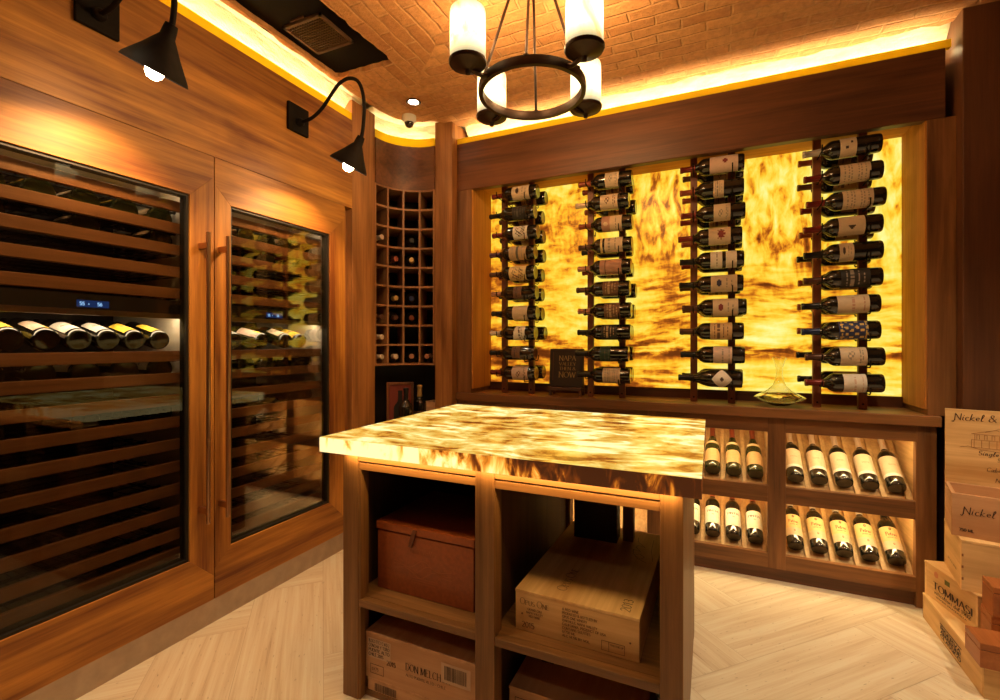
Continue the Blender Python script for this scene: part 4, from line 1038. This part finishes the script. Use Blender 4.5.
m.build('sticker_print', INKD, t, local=True)
m = MB(); rect(m, .300, .070, .405, .132, lambda x, y: (x, -.0024, y)); m.build('barcode_label', PAPER, t, local=True)
m = MB(); r_ = random.Random(5); x = .312; fn = lambda x, y: (x, -.0030, y)
while x < .392:
    w = r_.choice([.001, .0018, .0026]); rect(m, x, .080, x+w, .124, fn); x += w+r_.choice([.0012, .002])
m.build('barcode', INKD, t, local=True)
t = case('wooden_case', 'pine case with barcode label at the bottom of the island left bay', (-1.066, 1.272, .0205), 0, .42, .33, .034, PINK, 'wine cases inside the island')
m = MB(); x = .03
while x < .12:
    w = r_.choice([.001, .0018, .0026]); rect(m, x, .004, x+w, .030, FR); x += w+r_.choice([.0012, .002])
m.build('barcode', INKD, t, local=True)

# OPUS ONE case
OPW, OPD, OPH = .364, .60, .112
t = case('wooden_case', 'flat pine case stamped OPUS ONE on the right island shelf', (-.538, 1.312, ZSH), rad(-1.5), OPW, OPD, OPH, PINE, 'wine cases inside the island')
m = MB()
def opus(m, x, y, s, fn):
    text(m, 'O', s, fn, x=x, y=y, thick=.1, thin=.04); text(m, 'PUS', s*.72, fn, x=x+s*.92, y=y, thick=.13, thin=.05)
    text(m, 'O', s, fn, x=x+s*2.85, y=y, thick=.1, thin=.04); text(m, 'NE', s*.72, fn, x=x+s*3.78, y=y, thick=.13, thin=.05)
opus(m, .016, .079, .019, FR)
for k, s in enumerate(('GRAND CRU', 'NAPA VALLEY', 'RED WINE')): text(m, s, .0062, FR, x=.062, y=.065-k*.010, align='c', serif=False, thick=.22, thin=.15)
text(m, '2015', .016, FR, x=.022, y=.012, thick=.16, thin=.1)
for k, s in enumerate(('A RED WINE', 'PRODUCED & BOTTLED BY', 'OPUS ONE WINERY', 'OAKVILLE, NAPA VALLEY', 'CALIFORNIA. PRODUCT OF USA', 'CONTAINS SULFITES', '6/750 ML', 'ALC 14.5% BY VOL.')):
    text(m, s, .0066, FR, x=.148, y=.092-k*.0108, serif=False, thick=.2, thin=.15, width=.0052*len(s)*.93)
poly(m, [(.262, .010), (.325, .010), (.325, .036), (.262, .036)], FR, .0014, True); poly(m, [(.282, .010), (.282, .036)], FR, .0014)
text(m, 'THIS END UP', .005, FR, x=.286, y=.026, serif=False, thick=.2, thin=.15, width=.036)
for x, y in ((.022, .050), (.340, .048)): m.lathe([(.0028, 0), (.0028, .0006), (0, .0006)], 10, Matrix.Translation((x, -.0005, y)) @ Matrix.Rotation(PI/2, 4, 'X'))
m.build('stamped_lettering', INKG, t, local=True)
m = MB(); FL = onlid(OPH-.001)
rot = lambda fn, ox, oy: (lambda x, y: fn(ox-y, oy+x))
opus(m, 0, 0, .030, rot(FL, .142, .05))
text(m, '2013', .026, rot(FL, .335, .020), thick=.12, thin=.07)
g = rot(FL, .330, .34)
poly(m, [(0,0),(.02,.03),(.045,.045),(.06,.03),(.04,.01),(.02,.02),(.05,.05),(.09,.055),(.08,.03),(.11,.05),(.13,.045),(.12,.02),(.16,.05),(.20,.055)], g, .0018)
poly(m, [(.02,-.02),(.10,-.005),(.2,.0)], g, .0014)
m.build('lid_lettering', INKG, t, local=True)

# dark upright boxes standing on the Opus One lid
z = ZSH+OPH+.0082
o = MB().box(-.477, -.316, 1.755, 1.83, z, .765).build('gift_box', DKBR, bevel=.002)
tag(o, 'black upright box standing on the OPUS ONE case', 'box')
o = MB().box(-.300, -.262, 1.79, 1.835, z, .760).build('gift_box', ISL['z'], bevel=.002)
tag(o, 'narrow light wooden box standing beside the black upright box', 'box')
# lower case on the right
t = case('wooden_case', 'dark pine case at the bottom of the island right bay', (-.566, 1.33, .0205), 0, .40, .45, .115, PINK, 'wine cases inside the island')
m = MB(); poly(m, [(.02, .03), (.10, .03), (.10, .095), (.02, .095)], FR, .002, True); 
m.build('stamped_lettering', INKD, t, local=True)
m = MB(); poly(m, [(.06, .15), (.09, .15), (.09, .24), (.06, .24)], onlid(.114), .012, True); m.build('lid_print', INKD, t, local=True)

# ------------------------------------------------------------------ cases on the right
SIDE = lambda d: (lambda x, y: (-.0014, d-x, y))      # left side face: text reads from far to near
LEFTF = lambda d: (lambda x, y: (-.0012, d-x, y))
t = case('wooden_case', 'long pine case on the floor with black crest print, under the TOMMASI case', (.842, 2.11, 0), rad(-.8), .34, .52, .100, PINE, 'wine cases stacked on the floor')
fn = LEFTF(.52); m = MB()
poly(m, [(.18, .070), (.36, .070)], fn, .004); 
for k in range(3): text(m, ['RISERVA', 'AMARONE', 'CLASSICO'][k], .013, fn, x=.27, y=.050-k*.016, align='c', width=.17, thick=.25, thin=.15)
poly(m, [(.2, .006), (.36, .006)], fn, .0016)
m.build('stamped_lettering', INKD, t, local=True)
BH = .134
t = case('wooden_case', 'pine case stamped TOMMASI second from the bottom of the stack', (.915, 2.335, .1092), rad(11.5), .42, .30, BH, PINE, 'wine cases stacked on the floor')
fn = LEFTF(.30); m = MB()
text(m, 'TOMMASI', .028, fn, x=.165, y=.050, align='c', width=.215, thick=.2, thin=.07)
text(m, 'Viticoltori dal 1902'.replace('V', 'v'), .015, fn, x=.165, y=.030, align='c', width=.20, serif=False, thick=.18, thin=.1)
text(m, 'VERONA VALPOLICELLA', .006, fn, x=.16, y=.016, align='c', width=.17, serif=False, thick=.2, thin=.12)
m.build('stamped_lettering', INKD, t, local=True)
m = MB(); m.add([fn(*p) for p in arc(.075, .112, .013, .013, 0, 360, 18)[:-1]], [tuple(range(18))]); m.build('wax_seal_print', plain('faded_red_stamp', (.62, .24, .12), .6), t, local=True)
m = MB(); rect(m, .125, .098, .155, .118, fn); m.build('sticker', PAP['green'] if False else plain('olive_sticker', (.13, .13, .03), .5), t, local=True)
CZ = .1092+BH+.0082; CH = .185
t = case('wooden_case', 'tall pine case above the TOMMASI case with small side print', (.880, 2.368, CZ), rad(-9), .40, .265, CH, PINE, 'wine cases stacked on the floor')
m = MB(); fn = LEFTF(.265)
text(m, 'NAPA VALLEY CALIFORNIA', .008, fn, x=.07, y=.05, serif=False, thick=.2, thin=.12, width=.13)
m.build('stamped_lettering', INKG, t, local=True)
m = MB()
for y in (.04, .085, .13): rect(m, .0005, y, .006, y+.010, FR)
m.build('joint_marks', INKB, t, local=True)
OZ = CZ+CH+.0082; OH = .165
t = case('wooden_case', 'open topped pine case with script lettering reading Nickel', (.868, 2.425-.01, OZ), rad(-14), .44, .20, OH, PINK, 'wine cases stacked on the floor', open_top=True)
def nickel(m, fn, s, x, y, amp=''):
    text(m, 'Nickel'+amp, s, fn, x=x, y=y, serif=False, thick=.11, thin=.05, slant=.12, gap=.12)
    poly(m, [(x-.25*s, y-.2*s), (x-.1*s, y-.28*s), (x+.08*s, y+.05*s)], fn, s*.09)
m = MB(); nickel(m, FR, .0275, .032, .090, ' & Nickel'); m.build('script_lettering', INKD, t, local=True); m = MB()
for k, (s, xx) in enumerate((('State Ranch', .20), ('Cabernet Sauvignon', .15), ('Napa Valley', .20))): text(m, s, .016, FR, x=xx, y=.072-k*.026, serif=False, thick=.13, thin=.07, slant=.2)
text(m, '750 ML', .010, FR, x=.022, y=.022, serif=False, thick=.3, thin=.2)
m.build('small_print', INKD, t, local=True)
m = MB().box(.022, .40, .05, .15, .02, .10); m.build('inner_tray', PINE['x'], t, local=True)
t = thing('case_lid', 'upright pine case lid with drawn house and Nickel script', 'case lid', (.919, 2.615, OZ), rz=rad(-14))
LH = .475
MB().box(0, .44, 0, .012, 0, LH).build('board', PINE['x'], t, local=True, bevel=.001)
m = MB(); nickel(m, FR, .0275, .028, LH-.045, ' & Nickel'); m.build('script_lettering', INKD, t, local=True); m = MB()
for k, (s, xx, hh) in enumerate((('Single Vineyard', .100, .018), ('State Ranch', .155, .015), ('Yountville', .18, .011), ('Cabernet Sauvignon', .125, .015), ('Oakville', .18, .011), ('Napa Valley', .150, .016))):
    text(m, s, hh, FR, x=xx, y=LH-.185-k*.021, serif=False, thick=.12, thin=.07, slant=.2)
m.build('small_print', INKD, t, local=True)
m = MB(); bx, by = .080, LH-.155
P = lambda *pts: poly(m, [(bx+p[0], by+p[1]) for p in pts], FR, .0014)
P((0,0),(.22,0)); P((0,0),(0,.032)); P((0,.032),(.22,.032)); P((.01,.032),(.01,.056)); P((.0,.056),(.22,.056)); P((0,.056),(.06,.074),(.08,.082),(.16,.082),(.22,.074)); P((.04,.066),(.07,.078),(.10,.066))
for i in range(10): P((.008+i*.022,0),(.008+i*.022,.030)); P((.016+i*.022,.036),(.016+i*.022,.053)); P((.024+i*.022,.036),(.024+i*.022,.053)); P((.016+i*.022,.053),(.024+i*.022,.053))
P((-.035,-.004),(-.01,.004),(.02,-.006),(.08,-.012),(.22,-.004))
m.build('house_drawing', INKB, t, local=True)
# cedar boxes in front
def cedar(label, loc, rz, w, d, h, split=.7):
    t = thing('cedar_box', label, 'box', loc, rz, 'reddish cedar boxes in front of the wine cases')
    MB().box(0, w, 0, d, 0, h*split-.001).build('body', ORNG['y'], t, local=True, bevel=.0015)
    MB().box(.003, w-.003, .003, d-.003, h*split-.001, h*split+.001).build('seam', BLACK, t, local=True)
    MB().box(0, w, 0, d, h*split+.001, h).build('lid', ORNG['y'], t, local=True, bevel=.0015)
    return t
cedar('reddish cedar box lowest and nearest, overhanging the bottom pine case', (.828, 2.098, .1085), rad(-2), .33, .115, .082, .72)
cedar('reddish cedar box in the middle of the cedar pile', (.905, 2.218, .1085), rad(-6), .30, .10, .125, .8)
cedar('reddish cedar box on top of the cedar pile', (.908, 2.215, .2345), rad(-6), .30, .10, .105, .8)

# ------------------------------------------------------------------ ceiling fittings
def ac():
    t = thing('air_conditioner', 'dark recessed ceiling air conditioner in a ragged brick opening', 'air conditioner', (-1.69, 1.2, 2.64))
    MB().box(-1.90, -1.46, -.0, 2.02, 2.664, 2.72).build('panel', FABR, t)
    fx0, fx1, fy0, fy1 = -1.80, -1.575, 1.56, 1.775
    m = MB()
    for (a, b, c, d) in ((fx0, fx1, fy0, fy0+.012), (fx0, fx1, fy1-.012, fy1), (fx0, fx0+.012, fy0, fy1), (fx1-.012, fx1, fy0, fy1)): m.box(a, b, c, d, 2.650, 2.664)
    g = m.build('grille_frame', GRILLE, t)
    m = MB()
    for i in range(1, 15): x = fx0+(fx1-fx0)*i/15; m.box(x-.002, x+.002, fy0+.01, fy1-.01, 2.655, 2.660)
    for i in range(1, 15): y = fy0+(fy1-fy0)*i/15; m.box(fx0+.01, fx1-.01, y-.002, y+.002, 2.652, 2.657)
    s = m.build('grille_mesh', GRILLE, t); s.parent = g
    MB().box(-1.74, -1.66, 1.545, 1.552, 2.656, 2.664).build('badge', GRILLE, t)
    # rough broken edge of the masonry around it
ac()
def downlight(x, y, label, power=1.0, vis=True, size=.032, blend=.6, ang=100):
    t = thing('ceiling_downlight', label, 'ceiling light', (x, y, ZC-.004), group='round recessed ceiling lights')
    MB().lathe([(size+.010, .004), (size+.012, 0), (size+.002, -.003), (size, .004)], 28, c=(0,0,0)).build('bezel', IRON, t, local=True, smooth=40)
    MB().lathe([(size-.002, .002), (0, .002)], 24).build('lens', DLENS, t, local=True)
    ld = bpy.data.lights.new('downlight_spot', 'SPOT'); ld.energy = power; ld.color = (1, .76, .46); ld.spot_size = rad(ang); ld.spot_blend = blend; ld.shadow_soft_size = .03
    lo = bpy.data.objects.new('downlight_spot', ld); C.objects.link(lo); lo.location = (x, y, ZC-.02); return t
downlight(-1.615, 2.335, 'small glowing ceiling downlight above the curved rack', 6)
downlight(.55, 1.75, 'ceiling downlight above the open floor right of the island', 62, ang=92)
downlight(.45, .55, 'ceiling downlight above the camera side of the room', 9)
downlight(-1.45, .45, 'ceiling downlight near the first refrigerator', 44, ang=76)
downlight(1.35, 1.55, 'ceiling downlight above the stacked wine cases', 105, ang=84)
t = thing('security_camera', 'small white dome security camera on the ceiling above the curved rack', 'camera', (-1.745, 2.475, ZC-.0))
MB().lathe([(0, .01), (.040, .01), (.044, 0), (.044, -.028), (.036, -.040), (.030, -.042)], 28).build('housing', WHITE, t, local=True, smooth=40)
MB().lathe([(.031, -.038), (.030, -.052), (.022, -.066), (.010, -.072), (0, -.073)], 24).build('dome', CAMLENS, t, local=True, smooth=60)

def chandelier():
    cx, cy, zr = -.612, 1.655, 2.148
    t = thing('chandelier', 'round bronze iron chandelier with alabaster cylinder shades above the island', 'chandelier', (cx, cy, zr))
    th = rad(24.2); R = .192
    n = 48; mb = MB()
    prof = [(-.008, -.016), (.008, -.016), (.010, .0), (.008, .016), (-.008, .016), (-.010, 0)]
    vs = []; fs = []
    for i in range(n):
        a = 2*PI*i/n
        for dr, dz in prof: vs.append((cx+(R+dr)*cos(a), cy+(R+dr)*sin(a), zr+dz))
    for i in range(n):
        for k in range(6): fs.append((i*6+k, ((i+1) % n)*6+k, ((i+1) % n)*6+(k+1) % 6, i*6+(k+1) % 6))
    mb.add(vs, fs).build('ring', IRON, t, smooth=35)
    for k in range(4):
        a = rad(34+90*k)+th; d = Vector((cos(a), sin(a), 0)); c = Vector((cx, cy, zr))
        p = c+d*.278
        MB().tube([c+d*(R-.002), c+d*(R+.03)+Vector((0,0,-.012)), c+d*.255+Vector((0,0,-.010)), p+Vector((0,0,.004))], [.009, .0085, .008, .009], 8).build('arm', IRON, t, smooth=50)
        pl = MB().lathe([(0, -.028), (.008, -.026), (.010, -.012), (.022, -.006), (.050, .0), (.054, .004), (.062, .006), (.066, .012), (.066, .018), (.060, .020), (0, .020)], 32, c=p).build('candle_plate', IRON, t, smooth=40)
        MB().lathe([(.060, .0205), (.0615, .03), (.0615, .180), (.060, .190), (.054, .192), (.052, .180), (.052, .022)], 32, c=p).build('shade', SHADE, t, smooth=40)
        ld = bpy.data.lights.new('chandelier_bulb', 'POINT'); ld.energy = 7; ld.color = (1, .62, .27); ld.shadow_soft_size = .03
        lo = bpy.data.objects.new('chandelier_bulb', ld); C.objects.link(lo); lo.location = p+Vector((0, 0, .27))
    top = Vector((cx, cy, ZC-.02))
    for ang in (81, 201, 260, 321):
        a = rad(ang)+th; d = Vector((cos(a), sin(a), 0))
        p0 = Vector((cx, cy, zr+.014))+d*R; p1 = top+d*.045
        MB().tube([p0, p1], .0055, 8).build('rod', IRON, t, smooth=50)
        MB().lathe([(.012, 0), (.012, .006), (0, .006)], 12, c=p0-Vector((0,0,.002))).build('rod_foot', IRON, t)
    MB().lathe([(0, 0), (.055, 0), (.070, .006), (.072, .020), (.0, .020)], 28, c=top).build('canopy', IRON, t, smooth=40)
chandelier()

def sconce(y, label):
    t = thing('gooseneck_wall_lamp', label, 'wall lamp', (XL, y, 2.341), group='gooseneck lamps on the left wall')
    MB().box(XL, XL+.016, y-.0635, y+.0635, 2.272, 2.41).build('backplate', IRONK, t, bevel=.002)
    MB().lathe([(.022, 0), (.020, .016), (.012, .024), (0, .024)], 16, Matrix.Translation((XL+.016, y, 2.325)) @ Matrix.Rotation(PI/2, 4, 'Y')).build('socket', IRONK, t, smooth=40)
    ctrl = [(XL+.03, 2.325), (-1.83, 2.33), (-1.76, 2.365), (-1.70, 2.42), (-1.65, 2.462), (-1.59, 2.475), (-1.535, 2.45), (-1.505, 2.39), (-1.495, 2.31), (-1.503, 2.215), (-1.514, 2.170)]
    pts = []
    for i in range(len(ctrl)-1):
        p0, p1, p2, p3 = (Vector(ctrl[max(i-1, 0)]), Vector(ctrl[i]), Vector(ctrl[i+1]), Vector(ctrl[min(i+2, len(ctrl)-1)]))
        for k in range(4):
            u = k/4; q = .5*((2*p1)+(p2-p0)*u+(2*p0-5*p1+4*p2-p3)*u*u+(3*p1-p0-3*p2+p3)*u**3); pts.append((q.x, y, q.y))
    pts.append((ctrl[-1][0], y, ctrl[-1][1]))
    MB().tube(pts, .0085, 10).build('arm', IRONK, t, smooth=60)
    top = Vector((-1.512, y, 2.180)); axis = Vector((-.085, -.01, -.155)).normalized()
    q = Vector((0, 0, -1)).rotation_difference(axis).to_matrix().to_4x4(); M = Matrix.Translation(top) @ q
    pr = [(.0, .002), (.017, 0), (.019, -.012), (.021, -.038), (.030, -.052), (.050, -.085), (.088, -.140), (.092, -.150), (.090, -.151), (.084, -.140), (.047, -.087), (.026, -.054), (0, -.050)]
    MB().lathe(pr, 32, M).build('lamp_shade', IRONK, t, smooth=50)
    bp = [(0, -.176), (.014, -.173), (.024, -.160), (.027, -.143), (.022, -.110), (.012, -.082), (.010, -.06), (0, -.058)]
    MB().lathe(bp[::-1], 20, M).build('bulb', BULB, t, smooth=60)
    ld = bpy.data.lights.new('wall_lamp_spot', 'SPOT'); ld.energy = 36; ld.color = (1, .58, .25); ld.spot_size = rad(112); ld.spot_blend = .8; ld.shadow_soft_size = .03
    lo = bpy.data.objects.new('wall_lamp_spot', ld); C.objects.link(lo); lo.location = top+axis*.19; lo.rotation_euler = axis.to_track_quat('-Z', 'Y').to_euler()
sconce(.90, 'black gooseneck wall lamp nearest the camera at top left')
sconce(1.758, 'black gooseneck wall lamp above the farther refrigerator')

# unused function for an added fill lamp, then a downlight behind the camera
def area(loc, size, power, col, rot=(0,0,0)):
    ld = bpy.data.lights.new('added_fill', 'AREA'); ld.energy = power; ld.color = col; ld.size = size; ld.shape = 'DISK'
    lo = bpy.data.objects.new('added_fill', ld); C.objects.link(lo); lo.location = loc; lo.rotation_euler = rot
downlight(.15, -.75, 'ceiling downlight behind the viewer facing the island', 20, ang=110)

w = bpy.data.worlds.new('world'); bpy.context.scene.world = w; w.use_nodes = True
w.node_tree.nodes['Background'].inputs[0].default_value = (.9, .5, .25, 1); w.node_tree.nodes['Background'].inputs[1].default_value = .008

# ------------------------------------------------------------------ camera
cd = bpy.data.cameras.new('camera'); cam = bpy.data.objects.new('camera', cd); C.objects.link(cam)
cd.sensor_width = 36; cd.lens = 468/1000*36; cd.shift_y = -.007; cd.clip_start = .02
cam.location = (0, 0, 1.2); cam.rotation_euler = (rad(90), 0, rad(24.2))
sc = bpy.context.scene; sc.camera = cam
sc.view_settings.view_transform = 'Standard'; sc.view_settings.look = 'None'; sc.view_settings.exposure = 0.0; sc.view_settings.gamma = 1
sc.view_settings.use_curve_mapping = False
for o in bpy.data.objects:
    if '_o' in o: del o['_o']
